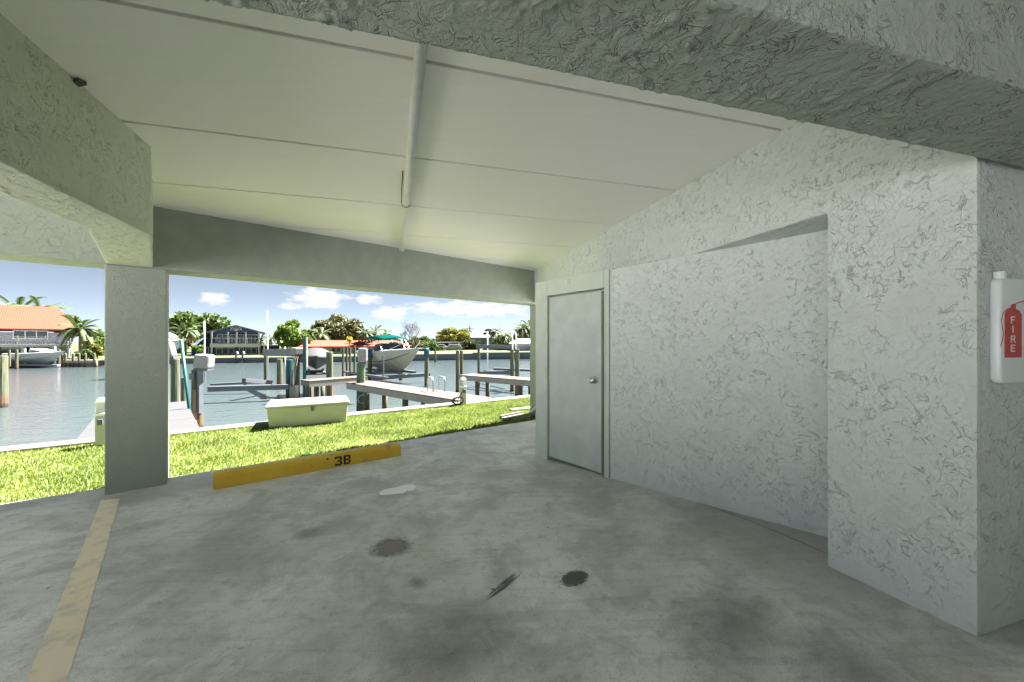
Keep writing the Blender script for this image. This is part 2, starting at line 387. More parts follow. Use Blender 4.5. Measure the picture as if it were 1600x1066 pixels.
# parking line
st = fl((158,782),(187,780)); e = fl((40,1066),(105,1066)); A, B, Cc, D = (Vector(p) for p in (st[0], st[1], e[1], e[0]))
D = A+(D-A)*1.9; Cc = B+(Cc-B)*1.9; m = MB(); rows = 60; rl = random.Random(3)
vs = []
for i in range(rows+1):
    t = i/rows; l = A.lerp(D, t); r = B.lerp(Cc, t)
    for q in (l, r):
        q = q+Vector((rl.uniform(-.002, .002), rl.uniform(-.002, .002))); vs.append((q.x, q.y, fz(q.x, q.y)+.004))
m.add(vs, [(2*i, 2*i+1, 2*i+3, 2*i+2) for i in range(rows)]); m.build('parking_line', 'line_paint', kind='structure')

# ceiling: deck over everything, panels with open joints below it
end = NN.dot(L0)
deck = clip([(-1.95, -4), (3.9, -4), (3.9, 12), (-9, 12), (-7.0, 1.1), (-3.95, 1.1)], tuple(NN), end+.30)  # unseen left outline shaped for light: open behind, extended to shade the end beam
ceil = MB().prism(deck, CEIL+.03, CEIL+.30).build('ceiling', 'ceiling_gap', kind='structure')
seams = [-1.3, -.2, .88, 1.945, 2.98, 4.05, 5.16, 6.25, 7.4]; gap = .011
def T(s, t): p = RS*s+RD*t; return (p.x, p.y)
for i in range(len(seams)-1):
    for s0, s1 in ((-7.2, 2.50),):
        poly = [T(s0, seams[i]+gap), T(s1, seams[i]+gap), T(s1, seams[i+1]-gap), T(s0, seams[i+1]-gap)]
        poly = clip(clip(poly, tuple(NN), end+.2), (-.936, -.352), 3.32)
        if len(poly) > 2: MB().prism(poly, CEIL, CEIL+.028).build('ceiling_panel', 'ceiling_paint', ceil, bevel=.003)

MB().box((1.55, -4.1, 1.4), (4.7, .2, 3.6)).build('rear_wall', 'stucco_fine', label='added unseen stucco wall behind the viewer, blocking light from the rear', cat='wall')  # unseen wall put in to keep light from entering behind the camera
MB().box((3.95, .5, 1.4), (.2, 9.4, 3.6)).build('side_wall', 'stucco_fine', label='added unseen stucco wall beyond the right pier, blocking light from the right', cat='wall')  # put in out of view to stop sunlit ground lighting the right side
# end beam and its two pillars
def beam_box(a, b, w, z0, z1, side): # a,b plan points on the inner face, body to +side*w
    d = (b-a).normalized(); n = Vector((-d.y, d.x))*side*w
    return MB().prism([tuple(a), tuple(b), tuple(b+n), tuple(a+n)], z0, z1)
o = beam_box(L0-U*4.0, L0+U*8.4, .42, SOF, CEIL+.25, 1).build('edge_beam', 'stucco_sage_shade', bevel=.012, label='long grey-green stucco beam over the open canal side', cat='beam')
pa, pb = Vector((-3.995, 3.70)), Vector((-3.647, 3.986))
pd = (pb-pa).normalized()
o = beam_box(pa, pb, .40, -.3, SOF+.002, 1).build('pillar', 'stucco_sage_shade', bevel=.012, label='square stucco pillar at the end of the yellow parking line', cat='pillar', group='carport pillars')
q = Vector((.647, 7.636)); beam_box(q, q+U*.45, .42, -.3, SOF+.002, 1).build('pillar', 'stucco_sage_shade', bevel=.012, label='far stucco pillar half hidden behind the storage door wall', cat='pillar', group='carport pillars')

# left beam, kinked towards the pillar
Ez, Bz = Vector((-2.61, 2.73)), Vector((-2.87, 2.55))
d1 = Vector((-.352, .936)); e1 = Vector((-3.70, 3.885)); b1 = Vector((-4.008, 3.73))
a_r = Ez-d1*4.2; a_l = Bz-d1*4.2
poly = [tuple(a_r), tuple(Ez), tuple(e1+NN*.03), tuple(b1+NN*.03), tuple(Bz), tuple(a_l)]
o = MB().prism(poly, SOF+.004, CEIL+.1).build('bay_beam', 'stucco_left', label='stucco ceiling beam on the left bending down to the pillar', cat='beam')
roughcast(o, .009, 1.)
o['label'] = 'stucco ceiling beam at upper left running out to the pillar'

# near cross beam
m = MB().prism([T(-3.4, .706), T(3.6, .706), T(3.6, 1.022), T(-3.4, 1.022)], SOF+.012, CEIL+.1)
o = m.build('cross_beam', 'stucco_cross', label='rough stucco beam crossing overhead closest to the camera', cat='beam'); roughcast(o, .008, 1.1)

# right pier with the beam it carries, one L-shaped wall
N0 = Vector((2.04, 1.655)); N1 = Vector((.40, 7.62)); rd = (N1-N0).normalized(); rw = Vector((rd.y, -rd.x))*.35
ln = (N1-N0).length; pl = .617
prof = [(0, -.2), (pl, -.2), (pl, SOF), (ln, SOF), (ln, CEIL+.1), (0, CEIL+.1)]
def PR(t, z, w): p = N0+rd*t+rw*w; return (p.x, p.y, z)
m = MB(); n = len(prof)
m.add([PR(t, z, 0) for t, z in prof]+[PR(t, z, 1) for t, z in prof], [tuple(range(n)), tuple(range(2*n-1, n-1, -1))]+[((i+1) % n, i, n+i, n+(i+1) % n) for i in range(n)])
o = m.build('stucco_pier', 'stucco', label='pale stucco pier and long beam on the right, beside the extinguisher cover', cat='pier'); roughcast(o, .0085, 1.)

# storage closet wall with its door
C0 = Vector((.31, 4.9)); K1 = Vector((2.17, 2.58)); wd = (K1-C0).normalized(); wn = Vector((wd.y, -wd.x))   # wn points to the camera side
if wn.dot(-C0) < 0: wn = -wn
root = thing('storage_closet', 'stucco closet wall with plain grey-green door under the right beam', 'closet', (C0.x, C0.y, 0), math.atan2(wd.y, wd.x))
# local frame: x along the wall away from the corner, y into the closet (-wn), z up
LX = lambda px: None
def wall_x(px):                                     # where a photo column meets the wall plane
    k = (px-CX)/F; return (k*C0.y-C0.x)/(wd.x-k*wd.y)
def wall_z(px, py):
    t = wall_x(px); Y = C0.y+wd.y*t; return CH-(py-HY)/F*Y
x_f1, x_d0, x_d1, x_g1 = wall_x(953), wall_x(856), wall_x(938), wall_x(944)
dz = wall_z(897, 459); total = 3.5
yin = 1 if (Matrix.Rotation(math.atan2(wd.y, wd.x), 2) @ Vector((0, 1))).dot(wn) < 0 else -1
m = MB()                                            # stucco wall right of the door frame, and return wall
m.box(((x_f1+total)/2, yin*.07, SOF/2-.1), (total-x_f1, .14, SOF+.204))
w = m.build('wall', 'stucco', root)
bpy.context.view_layer.update(); roughcast(w, .0085, 1.15)
m = MB(); m.box((.05, yin*.9, SOF/2-.1), (.10, 1.5, SOF+.2)); m.build('side_wall', 'stucco_fine', root)
m = MB(); m.box((1.2, yin*.9, SOF-.06), (2.2, 1.5, .1)); m.build('closet_top', 'stucco_fine', root)
ff = -.012*yin
m = MB()
m.box((x_d0/2, ff+yin*.06, SOF/2-.1), (x_d0-.006, .12, SOF+.204)); m.build('frame_post', 'stucco_fine', root, bevel=.006)
m = MB(); m.box(((x_g1+x_f1)/2+.002, ff+yin*.06, SOF/2-.1), (x_f1-x_g1-.012, .12, SOF+.204)); m.build('frame_post', 'frame_paint', root, bevel=.004)
m = MB(); m.box(((x_d0+x_g1)/2, ff+yin*.06, (SOF+dz)/2+.012), (x_g1-x_d0+.004, .118, SOF-dz-.012)); m.build('frame_head', 'frame_paint', root, bevel=.004)
m = MB(); m.box(((x_d0+x_g1)/2, yin*.10, dz/2), (x_g1-x_d0+.1, .04, dz+.3)); m.build('door_reveal', 'ceiling_gap', root)
dr = MB().box(((x_d0+x_d1)/2+.004, yin*.035, (.075+dz-.008)/2), (x_d1-x_d0-.010, .04, dz-.083)).build('door', 'door_paint', root, bevel=.003)
kx, kz = wall_x(928), wall_z(928, 594)
m = MB(); m.lathe([(.0, 0), (.040, 0), (.041, .006), (.018, .010), (.016, .030), (.032, .040), (.037, .056), (.030, .070), (.012, .075), (0, .075)], n=20)
kn = m.build('door_knob', 'knob_metal', dr, smooth=True); kn.location = (kx, yin*.015, kz); kn.rotation_euler = (R(90)*yin, 0, 0)
m = MB(); m.box((wall_x(887), ff-yin*.003, wall_z(887, 441)), (.075, .008, .06)); pl_ = m.build('number_plate', 'frame_paint', root, bevel=.002)
m = MB(); px_, pz_ = wall_x(886), wall_z(887, 441)
ring = lambda r, y: [(px_+r*.8*math.cos(a), y, pz_+r*math.sin(a)) for a in [2*math.pi*k/16 for k in range(16)]]
m.loft([ring(.022, ff-yin*.008), ring(.022, ff-yin*.011), ring(.012, ff-yin*.011), ring(.012, ff-yin*.008)], caps=False); m.build('digit', 'white_plastic', pl_)

# ceiling pipe with a wire hanger
pa_, pb_ = ray(662, 30, CEIL-.036), ray(628, 388, CEIL-.036)
root = thing('ceiling_pipe', 'white painted pipe running along the underside of the ceiling', 'pipe', tuple(pa_))
m = MB(); m.tube([pa_, pa_.lerp(pb_, .5), pb_], .031, 14); m.shift(pa_); m.build('tube', 'pipe_paint', root, smooth=True)
pm = pa_.lerp(pb_, .47); m = MB(); m.tube([pm, pm+(pb_-pa_).normalized()*.05], .036, 14); m.shift(pa_); m.build('coupling', 'pipe_paint', root, smooth=True)
dd = (pb_-pa_).normalized(); m = MB(); m.tube([pb_-dd*.0, pb_+dd*.05], .037, 14); m.shift(pa_); m.build('end_cap', 'pipe_paint', root, smooth=True)
hp = ray(634, 318, CEIL-.036); side = Vector((dd.y, -dd.x, 0)).normalized()
m = MB(); m.tube([hp+side*(.04*math.cos(a))+Vector((0, 0, .036*math.sin(a)-.003)) for a in [math.pi+.2+k*(math.pi-.4)/10 for k in range(11)]], .004, 6)
m.tube([hp-side*.04, hp-side*.045-dd*.25+Vector((0, 0, .03)), hp-side*.045-dd*.65+Vector((0, 0, .032))], .004, 6); m.shift(pa_); m.build('hanger_wire', 'dark_wood', root)

# stub of timber at the top of the left beam
p = ray(117, 132, CEIL-.02); m = MB(); m.box((0, 0, .008), (.11, .035, .02), R(-12)); o = m.build('timber_stub', 'dark_wood', label='small dark timber stub between left beam and ceiling', cat='timber'); o.location = p

# wheel stop with its bay number
A, B = onfloor(333, 766), onfloor(627, 712); ax = (B-A).normalized(); ax.z = 0; ax.normalize(); ang = math.atan2(ax.y, ax.x); ln = (B-A).length
root = thing('wheel_stop', 'yellow concrete wheel stop stencilled 3B near the slab edge', 'wheel stop', (A.x, A.y, fz(A.x, A.y)), ang)
h = .155
def ws_ring(x, k=1.): return [(x, 0, 0), (x, .17, 0), (x, .155, h*.75*k), (x, .125, h*k), (x, .035, h*k), (x, .012, h*.75*k)][::-1]
m = MB(); m.loft([ws_ring(0), ws_ring(.1), ws_ring(ln*.5), ws_ring(ln-.06), ws_ring(ln, .93)])
ws = m.build('bar', 'stop_paint', root, bevel=.006)
GL = {'3': [(0,0,4.3,1.3),(0,5.7,4.3,7),(1.7,2.9,4.2,4.1),(3.5,.7,5,3.1),(3.5,3.9,5,6.3),(0,1.0,1.2,1.9),(0,5.1,1.2,6.0)], 'B': [(0,0,1.5,7),(0,0,4.1,1.2),(0,2.9,4.0,4.1),(0,5.8,4.1,7),(3.5,.7,4.9,3.0),(3.5,4.0,4.9,6.3)],
      'F': [(0,0,1.4,7),(0,5.7,4.6,7),(0,2.9,3.9,4.2)], 'I': [(1.6,0,3.1,7)], 'E': [(0,0,1.4,7),(0,5.7,4.6,7),(0,2.9,4.0,4.2),(0,0,4.6,1.3)],
      'R': [(0,0,1.4,7),(0,5.8,4.4,7),(0,2.9,4.4,4.1),(3.2,3.6,4.6,6.6)]}
def glyph(ch, fn):                                  # fn(u, v) -> point
    m = MB()
    for i, (a, b, c, d) in enumerate(GL[ch]): e = i*.03; m.add([fn(a, b, e), fn(c, b, e), fn(c, d, e), fn(a, d, e)], [(0, 1, 2, 3)])
    if ch == 'R': m.add([fn(2.2, 3.2, .2), fn(3.7, 0, .2), fn(5.0, 0, .2), fn(3.6, 3.2, .2)], [(0, 1, 2, 3)])
    return m
nx_ = Vector((0, -1, .10)).normalized()
for ch, x0 in (('3', ln*.585), ('B', ln*.635)):
    k = .0155
    def fn(u, v, e, x0=x0):
        z = .018+v*k; return (x0+u*k*1.05, .012*z/(h*.75)-.0015-e*.01, z)
    glyph(ch, fn).build('stencil_digit' if ch == '3' else 'stencil_letter', 'black_paint', root)
m = MB(); m.lathe([(.012, 0), (.012, .003), (0, .003)], n=10); o = m.build('bolt_hole', 'black_paint', root); o.location = (ln*.545, .012, .115); o.rotation_euler = (R(84), 0, 0)

# fire extinguisher under a printed vinyl cover on the pier
s_ = N0.dot(RS); tn = N0.dot(RD)
fc = N0+rw.normalized()*.188
root = thing('extinguisher_cover', 'white rounded fire extinguisher cover with red FIRE print on the pier', 'extinguisher', (fc.x, fc.y, 0), math.atan2(rw.y, rw.x))
# local: x along the pier face to the right, -y towards the camera
zt, zb = CH-(432-HY)/F*1.63, CH-(600-HY)/F*1.63
def cover_ring(y, k): 
    w_, r_ = .110*k, .03; hh = (zt-zb)/2-(1-k)*.05; zc = (zt+zb)/2; pts = []
    for cx_, cz_, a0 in ((w_-r_, hh-r_, 0), (-w_+r_, hh-r_, 90), (-w_+r_, -hh+r_, 180), (w_-r_, -hh+r_, 270)):
        for i in range(5): a = R(a0+i*22.5); pts.append((cx_+r_*math.cos(a), y, zc+cz_+r_*math.sin(a)))
    return pts
m = MB(); m.loft([cover_ring(-.002, .97), cover_ring(-.008, 1), cover_ring(-.020, 1), cover_ring(-.029, .98), cover_ring(-.034, .94), cover_ring(-.036, .86)]); m.build('cover', 'cover_vinyl', root, smooth=True)
m = MB(); m.box((0, -.007, (zt+zb)/2), (.1, .02, .1)); m.build('wall_bracket', 'steel', root)
m = MB(); m.tube([(-.072, -.018, zt-.02), (-.080, -.020, zt+.030)], .019, 12); m.build('handle_stub', 'white_plastic', root, bevel=.003)
zc = (zt+zb)/2; yf = -.0385
def fp(px, py):                                     # print laid out on the cover's face
    return ((px-1583)/F*2.5-.026, zc-(py-516)/F*1.60)
def flat(poly, y, name, mat, par):
    m = MB(); n = len(poly); m.add([(x, y, z) for x, z in poly]+[(x, y+.002, z) for x, z in poly], [tuple(range(n)), tuple(range(2*n-1, n-1, -1))]+[(i, n+i, n+(i+1) % n, (i+1) % n) for i in range(n)]); return m.build(name, mat, par)
body = [fp(*q) for q in ((1569,560),(1569,490),(1573,484),(1579,481),(1579,476),(1583,473),(1587,474),(1587,481),(1593,484),(1597,490),(1597,560))]
flat(body, yf, 'print_extinguisher', 'red_print', root)
def stroke(pts, w, name, y):
    m = MB(); P = [Vector(fp(*q)) for q in pts]; l = []; r = []
    for i, p in enumerate(P):
        t = (P[min(i+1, len(P)-1)]-P[max(i-1, 0)]).normalized(); n = Vector((-t.y, t.x))*w/2; l.append(p+n); r.append(p-n)
    k = len(P); m.add([(q.x, y, q.y) for q in l+r], [(i, i+1, k+i+1, k+i) for i in range(k-1)]); return m.build(name, 'red_print', root)
stroke([(1582,479),(1572,482),(1565,489),(1562,500),(1564,512),(1566,522),(1564,532),(1561,542)], .006, 'print_hose', yf-.0005)
stroke([(1581,476),(1590,471),(1602,467)], .005, 'print_lever', yf-.0007)
for ch, py in (('F', 505), ('I', 520), ('R', 536), ('E', 551)):
    bx_, bz_ = fp(1577.5, py); k = .0046
    glyph(ch, lambda u, v, e: (bx_+u*k*1.55, yf-.0008-e*.003, bz_+v*k)).build('print_letter', 'white_print', root)
# ------------------------------------------------------------------ outdoors: materials
g = NG('water'); v = g.pos((1, 1, 1)); a = g.noise(g.pos((.55, 1.0, 1), (0, 0, R(35))), 2.1, 4, .6, .5); b = g.noise(v, 7.5, 3, .6)
h = g.math('ADD', a, g.math('MULTIPLY', b, .35))
g.done((.06, .08, .082), .06, g.bump(h, .9, .06), IOR=1.33)
def leafmat(name, c1, c2, trans=.25, c3=None):
    g = NG(name); v = g.pos(); n = g.noise(v, 1.3, 4, .7); oi = g.n('ObjectInfo')
    c = g.ramp(n, [(.3, c1), (.62, c2)]+([(.74, c3)] if c3 else [])); g.done(c, .6)
    tl = g.n('BsdfTranslucent'); ms = g.n('MixShader'); ms.inputs[0].default_value = trans; g.t.links.new(c, tl.inputs[0])
    g.t.links.new(g.b.outputs[0], ms.inputs[1]); g.t.links.new(tl.outputs[0], ms.inputs[2]); g.t.links.new(ms.outputs[0], g.o.inputs[0])
leafmat('grass_blade', (.10, .155, .022), (.19, .235, .045), .35, (.30, .265, .10))
leafmat('leaf_green', (.050, .095, .016), (.10, .15, .03)); leafmat('leaf_bright', (.08, .15, .018), (.15, .22, .035))
leafmat('leaf_olive', (.08, .088, .034), (.13, .13, .055)); leafmat('leaf_yellow', (.12, .14, .02), (.22, .21, .035))
leafmat('leaf_dark', (.040, .066, .016), (.07, .10, .028)); leafmat('palm_green', (.045, .085, .022), (.10, .13, .045)); leafmat('palm_dry', (.16, .13, .06), (.22, .18, .08)); leafmat('flower_yellow', (.45, .36, .03), (.5, .42, .05))
plain('bark', (.17, .13, .10), .9, .3, 8, .02, 20); plain('palm_bark', (.22, .19, .15), .9, .25, 9); plain('twig_grey', (.19, .16, .14), .9, .2, 5)
plain('cap_concrete', (.15, .142, .128), .8, .16, 3, .003, 40); plain('wall_concrete', (.15, .14, .12), .85, .2, 2); plain('far_wall', (.14, .16, .18), .8, .15, 1.5)
g = NG('piling_wood'); v = g.pos((7, 7, .8)); n = g.noise(v, 3, 5, .65); gp = g.n('NewGeometry'); sx = g.n('SeparateXYZ'); g.t.links.new(gp.outputs[0], sx.inputs[0])
zz = g.math('ADD', sx.outputs[2], g.math('MULTIPLY', n, .5))
up = g.ramp(n, [(.3, (.07, .085, .05)), (.7, (.16, .165, .095))]); lo = g.ramp(n, [(.3, (.10, .055, .025)), (.7, (.20, .12, .06))])
mrr = g.n('MapRange'); g.t.links.new(zz, mrr.inputs[0]); mrr.inputs[1].default_value = -.75; mrr.inputs[2].default_value = -.35
c = g.mix(mrr.outputs[0], lo, up); wet = g.n('MapRange'); g.t.links.new(zz, wet.inputs[0]); wet.inputs[1].default_value = -.95; wet.inputs[2].default_value = -.85
g.done(g.mix(wet.outputs[0], (.035, .028, .02), c), .8, g.bump(n, .6, .01))
plain('green_piling', (.10, .17, .085), .75, .35, 7, .006, 30, (4, 4, 1)); plain('teal', (.006, .075, .085), .45, .12, 5); plain('blue_cap', (.005, .085, .13), .45, .1)
plain('aluminium', (.15, .165, .185), .45, .12, 6, Metallic=.35); plain('dark_metal', (.10, .105, .12), .5, .2, 6); plain('motor_white', (.25, .25, .24), .4, .12, 6)
plain('deck_tan', (.105, .08, .063), .8, .2, 5, .002, 60, (1, 8, 1)); plain('deck_grey', (.056, .055, .058), .8, .08, 6, .001, 80); plain('fascia', (.36, .33, .28), .8, .2, 4)
plain('rope', (.55, .50, .38), .9, .2, 40); plain('box_plastic', (.42, .43, .38), .4, .05, 3); plain('box_lid', (.36, .36, .32), .4, .05, 3)
plain('hull_cream', (.46, .41, .31), .25, .06, 2, Coat_Weight=.4); plain('hull_white', (.42, .42, .42), .25, .04, 2, Coat_Weight=.4); plain('stripe_dark', (.06, .06, .07), .4, .1)
plain('canvas_green', (.003, .055, .046), .9, .15, 4, Specular_IOR_Level=0.); plain('cover_dark', (.045, .043, .045), .8, .25, 5, .01, 8); plain('rubber_black', (.02, .02, .02), .6, .2)
plain('canvas_white', (.3, .31, .34), .8, .1, 5); plain('navy', (.03, .05, .11), .6, .15, 3)
g = NG('tile_roof'); v = g.coord('Object', (1, 1, 1)); br = g.n('TexWave', wave_type='BANDS', bands_direction='X'); g.t.links.new(v, br.inputs[0]); br.inputs['Scale'].default_value = 1.6; br.inputs['Distortion'].default_value = .6
n = g.noise(v, 2.5, 4, .6); g.done(g.ramp(n, [(.3, (.16, .028, .009)), (.7, (.21, .042, .014))]), .8, g.bump(br.outputs[1], .4, .02))
plain('roof_grey', (.13, .135, .15), .8, .15, 3); plain('roof_slate', (.035, .05, .075), .8, .15, 3); plain('house_grey', (.19, .195, .23), .8, .06, 2); plain('house_white', (.28, .28, .275), .8, .06, 2); plain('house_blue', (.025, .05, .12), .7, .12, 2); plain('house_green', (.15, .20, .18), .8, .08, 2)
plain('trim_white', (.46, .46, .47), .5, .04, 2); plain('brick_red', (.35, .17, .11), .9, .2, 4); plain('car_white', (.25, .25, .26), .25, .03, 2); plain('car_red', (.3, .10, .09), .25, .05, 2); plain('skin_wood', (.33, .22, .14), .8, .2, 6)
g = NG('window_glass'); g.done((.035, .045, .055), .06, None, IOR=1.5)
g = NG('far_lawn'); v = g.pos(); g.done(g.ramp(g.noise(v, .35, 4), [(.3, (.045, .06, .018)), (.7, (.075, .08, .03))]), .9)

# ------------------------------------------------------------------ lawn blades, seawall, water, far shore
nb = 95000
t = RNG.random(nb*2); u_ = RNG.random(nb*2)
ax_ = -3.5+13.0*t; b_ = RNG.random(nb*2)
P0 = np.array([E0.x, E0.y])+np.outer(ax_, [EU.x, EU.y])                         # along the slab edge, out to the wall
dS = (cS-P0 @ np.array([SN.x, SN.y]))/(EN.dot(SN))
p = P0+np.outer(-.012+b_*1.012, [EN.x, EN.y])*dS[:, None]
keep = (np.abs(p[:, 0]/np.maximum(p[:, 1], .1)) < 1.55) & (RNG.random(nb*2) < 1.0)
p = p[keep][:nb]; nb = len(p)
patch = fbm(np.c_[p*1.3, np.zeros(nb)], 3, .5, 80)
hh = (.030+.035*RNG.random(nb))*(1+.9*np.clip(patch, -.6, .6)); az_ = RNG.random(nb)*6.283; lean = .35+.75*RNG.random(nb); wdt = .004+.005*RNG.random(nb)
dx, dy = np.cos(az_), np.sin(az_); vx = np.zeros((nb, 4, 3))
bx, by = p[:, 0], p[:, 1]
for k, (s_, hgt, out) in enumerate(((-1, 0, 0), (1, 0, 0), (.7, .62, .45), (0, 1, 1))):
    vx[:, k, 0] = bx-dy*wdt*s_+dx*hh*lean*out; vx[:, k, 1] = by+dx*wdt*s_+dy*hh*lean*out; vx[:, k, 2] = GZ-.004+hh*hgt
me = bpy.data.meshes.new('grass'); me.vertices.add(nb*4); me.vertices.foreach_set('co', vx.ravel())
idx = np.arange(nb)*4; loops = np.stack([idx, idx+1, idx+2, idx, idx+2, idx+3], 1).ravel()
me.loops.add(nb*6); me.loops.foreach_set('vertex_index', loops); me.polygons.add(nb*2); me.polygons.foreach_set('loop_start', np.arange(nb*2)*3); me.update(calc_edges=True); me.validate()
me.materials.append(MT['grass_blade']); link(bpy.data.objects.new('grass', me), None, 'stuff', 'bright short lawn grass between slab and seawall', 'grass')

root = thing('seawall', 'concrete seawall with pale cap along the near lawn', 'seawall', (S0.x, S0.y, 0), math.atan2(SU.y, SU.x))
MB().box((10, .20, -1.5), (80, .2, 2.8)).build('wall_face', 'wall_concrete', root)
x = -14.
rs = random.Random(11); cap_len = [3.0]*18
for l in cap_len:
    MB().box((l/2, .165, GZ-.06+.03), (l-.012, .33, .16)).build('cap_block', 'cap_concrete', root, bevel=.012).location = (x, rs.uniform(-.008, .008), rs.uniform(-.006, .006)); x += l
MB().prism([(-500, -500), (500, -500), (500, 600), (-500, 600)], -5, WZ).build('water', 'water', kind='structure')
bpy.data.objects['ground'].data.update()

shore_px = [(-140, 582), (0, 575), (160, 571), (330, 567.5), (470, 566), (600, 565), (740, 562), (830, 561)]
shore = [ray(a, b, WZ) for a, b in shore_px]; shore = [Vector((-150, 0, WZ)), *shore, Vector((25, 72, WZ)), Vector((140, 120, WZ))]
LZ = [-.6, -.65, -.7, -.7, -.7, -.7, -.55, -.3, -.25, -.25, -.25]
m = MB(); n = len(shore)
vs = [(p.x, p.y, z) for p, z in zip(shore, LZ)]+[(p.x*1.15, p.y*1.3+1, z+.15) for p, z in zip(shore, LZ)]+[(p.x*8, p.y*8, .6) for p in shore]
fs = [(i, i+1, n+i+1, n+i) for i in range(n-1)]+[(n+i, n+i+1, 2*n+i+1, 2*n+i) for i in range(n-1)]
m.add(vs, [f[::-1] for f in fs] if False else fs); m.build('far_shore', 'far_lawn', kind='structure')
root = thing('far_seawall', 'long grey seawall on the far side of the canal', 'seawall', tuple(shore[1]))
for i in range(n-1):
    a, b = shore[i], shore[i+1]; d = (b-a); d.z = 0; l = d.length; rz = math.atan2(d.y, d.x); zt_ = (LZ[i]+LZ[i+1])/2
    nrm = Vector((d.y, -d.x, 0)).normalized(); c = (a+b)/2
    m = MB(); m.box((c.x+nrm.x*-.1, c.y+nrm.y*-.1, (zt_-3)/2), (l+.1, .3, 3+zt_), rz); m.shift(shore[1]); m.build('wall_panel', 'far_wall', root)
    m = MB(); m.box((c.x, c.y, zt_+.05), (l+.2, .55, .16), rz); m.shift(shore[1]); m.build('cap', 'cap_concrete', root)

# ------------------------------------------------------------------ docks
def dock(label, a, b, width, z, mat, plank, name='dock', gap=.012, group='docks', side=1):
    a = Vector((a[0], a[1])); b = Vector((b[0], b[1])); d = b-a; l = d.length; d.normalize()
    root = thing(name, label, 'dock', (a.x, a.y, z), math.atan2(d.y, d.x), group)
    if plank > .5:
        k = int(l/plank)
        for i in range(k): MB().box(((i+.5)*l/k, side*width/2, -.02), (l/k-.02, width, .04)).build('deck_panel', mat, root, bevel=.004)
    else:
        m = MB(); k = int(l/plank)
        for i in range(k): m.box(((i+.5)*l/k, side*width/2, -.02), (l/k-gap, width, .035))
        m.build('deck_boards', mat, root, kind='stuff')
    for y in (.03*side, (width-.03)*side): MB().box((l/2, y, -.15), (l, .05, .21)).build('side_beam', 'fascia', root)
    x = .6
    while x < l:
        for y in (.14*side, (width-.14)*side): MB().lathe([(.10, -1.6), (.10, -.05)], n=10).build('post', 'piling_wood', root, smooth=True).location = (x, y, 0)
        x += 2.6
    return root
dd1 = Vector((-.687, .727))
p0 = Vector((-5.43, 6.60)); dock('grey panelled dock stepping off the seawall beside the pillar', p0, p0+dd1*4.6, 1.5, -.045, 'deck_grey', 1.5)
p0 = ray(735, 628.5, -.1); q0 = ray(541, 598, -.1); dock('tan boarded dock leading out to the boat with the green top', (-1.22, 10.14), (q0.x, q0.y), 1.0, -.09, 'deck_tan', .15, side=-1)
a0 = ray(484, 596, -.1); b0 = ray(575, 589, -.1); dock('tan cross dock under the dark covered watercraft', (a0.x, a0.y), (b0.x, b0.y), .9, -.085, 'deck_tan', .15)
a0 = ray(717, 586, -.1); b0 = ray(827.7, 594.8, -.1); dv = (a0-b0).normalized(); e0 = b0-dv*2.6; dock('tan boarded dock at right reaching to the lift beam', (e0.x, e0.y), (a0.x, a0.y), 1.0, -.09, 'deck_tan', .15, side=-1)
a0 = ray(97, 574, WZ); b0 = ray(150, 573.5, WZ)
dk = dock('pale far dock with short posts beside the orange-roofed house', (a0.x, a0.y), (b0.x, b0.y), 2.2, -.55, 'deck_tan', .3)
for i, px in enumerate((101, 113, 122, 132, 146)):
    MB().lathe([(.11, -1.2), (.11, .75), (.0, .85)], n=8).build('short_post', 'piling_wood', dk).location = ((px-97)/53*(b0-a0).length, .1+.0*i, 0)

# ------------------------------------------------------------------ pilings and lift gear
def piling(label, px, wy, ty, wpx, mat='piling_wood', cap=None, z0=None, depth=None, lean=0.):
    p = ray(px, wy, WZ) if depth is None else Vector(((px-CX)/F*depth, depth, 0)); zt_ = CH-(ty-HY)/F*p.y; r = max(.07, wpx/2/F*p.y)
    root = thing('piling', label, 'piling', (p.x, p.y, WZ), 0, 'dock pilings')
    h_ = zt_-WZ; m = MB(); rr = random.Random(int(px*7))
    m.loft([[(r*k*(1+rr.uniform(-.04, .04))*math.cos(a)+lean*z, r*k*(1+rr.uniform(-.04, .04))*math.sin(a), z) for a in [2*math.pi*i/14 for i in range(14)]] for z, k in ((-1.2, 1.02), (0, 1.02), (h_*.4, 1.0), (h_*.75, .98), (h_-.015, .96), (h_, .9))])
    m.build('post', mat, root, smooth=False)
    if cap == 'blue': MB().lathe([(r*1.3, -.42), (r*1.32, -.02), (r*1.05, .08), (0, .12)], n=14).build('cap', 'blue_cap', root, smooth=True).location = (0, 0, h_+.02)
    elif cap: MB().lathe([(r*1.08, -.03), (r*1.08, .02), (0, .09)], n=14).build('cap', cap, root).location = (0, 0, h_)
    return root, p, zt_, r
def motor(p, zt_, label, w=.40, h_=.58, rz=.5, dx=.02, tilt=0.):
    root = thing('lift_motor', label, 'lift motor', (p.x+dx, p.y-.02, zt_), rz, 'boat lift motors'); root.rotation_euler = (0, tilt, rz)
    m = MB(); m.box((0, 0, .05+h_/2), (w, w*1.15, h_)); m.build('housing', 'motor_white', root, bevel=.07, seg=3)
    m = MB(); m.box((0, 0, .02), (w*.9, w, .06)); m.build('mount_plate', 'dark_metal', root)
    m = MB(); m.tube([(0, -w*.5, .16), (0, w*.75, .16)], .045, 10); m.tube([(w*.15, w*.45, .10), (w*.15, w*.72, .10)], .10, 12); m.build('drive_pulley', 'dark_metal', root)
    return root
piling('thick piling at the extreme left edge of the view', 1, 637, 556, 15)
rt, p, zt_, r = piling('weathered piling with rope, beside the grey dock, carrying a tilted motor', 274, 0, 561, 11, depth=12.6); motor(p, zt_, 'tilted white lift motor above the grey dock, nearest the pillar', .34, .5, .4, -.16, -.2)
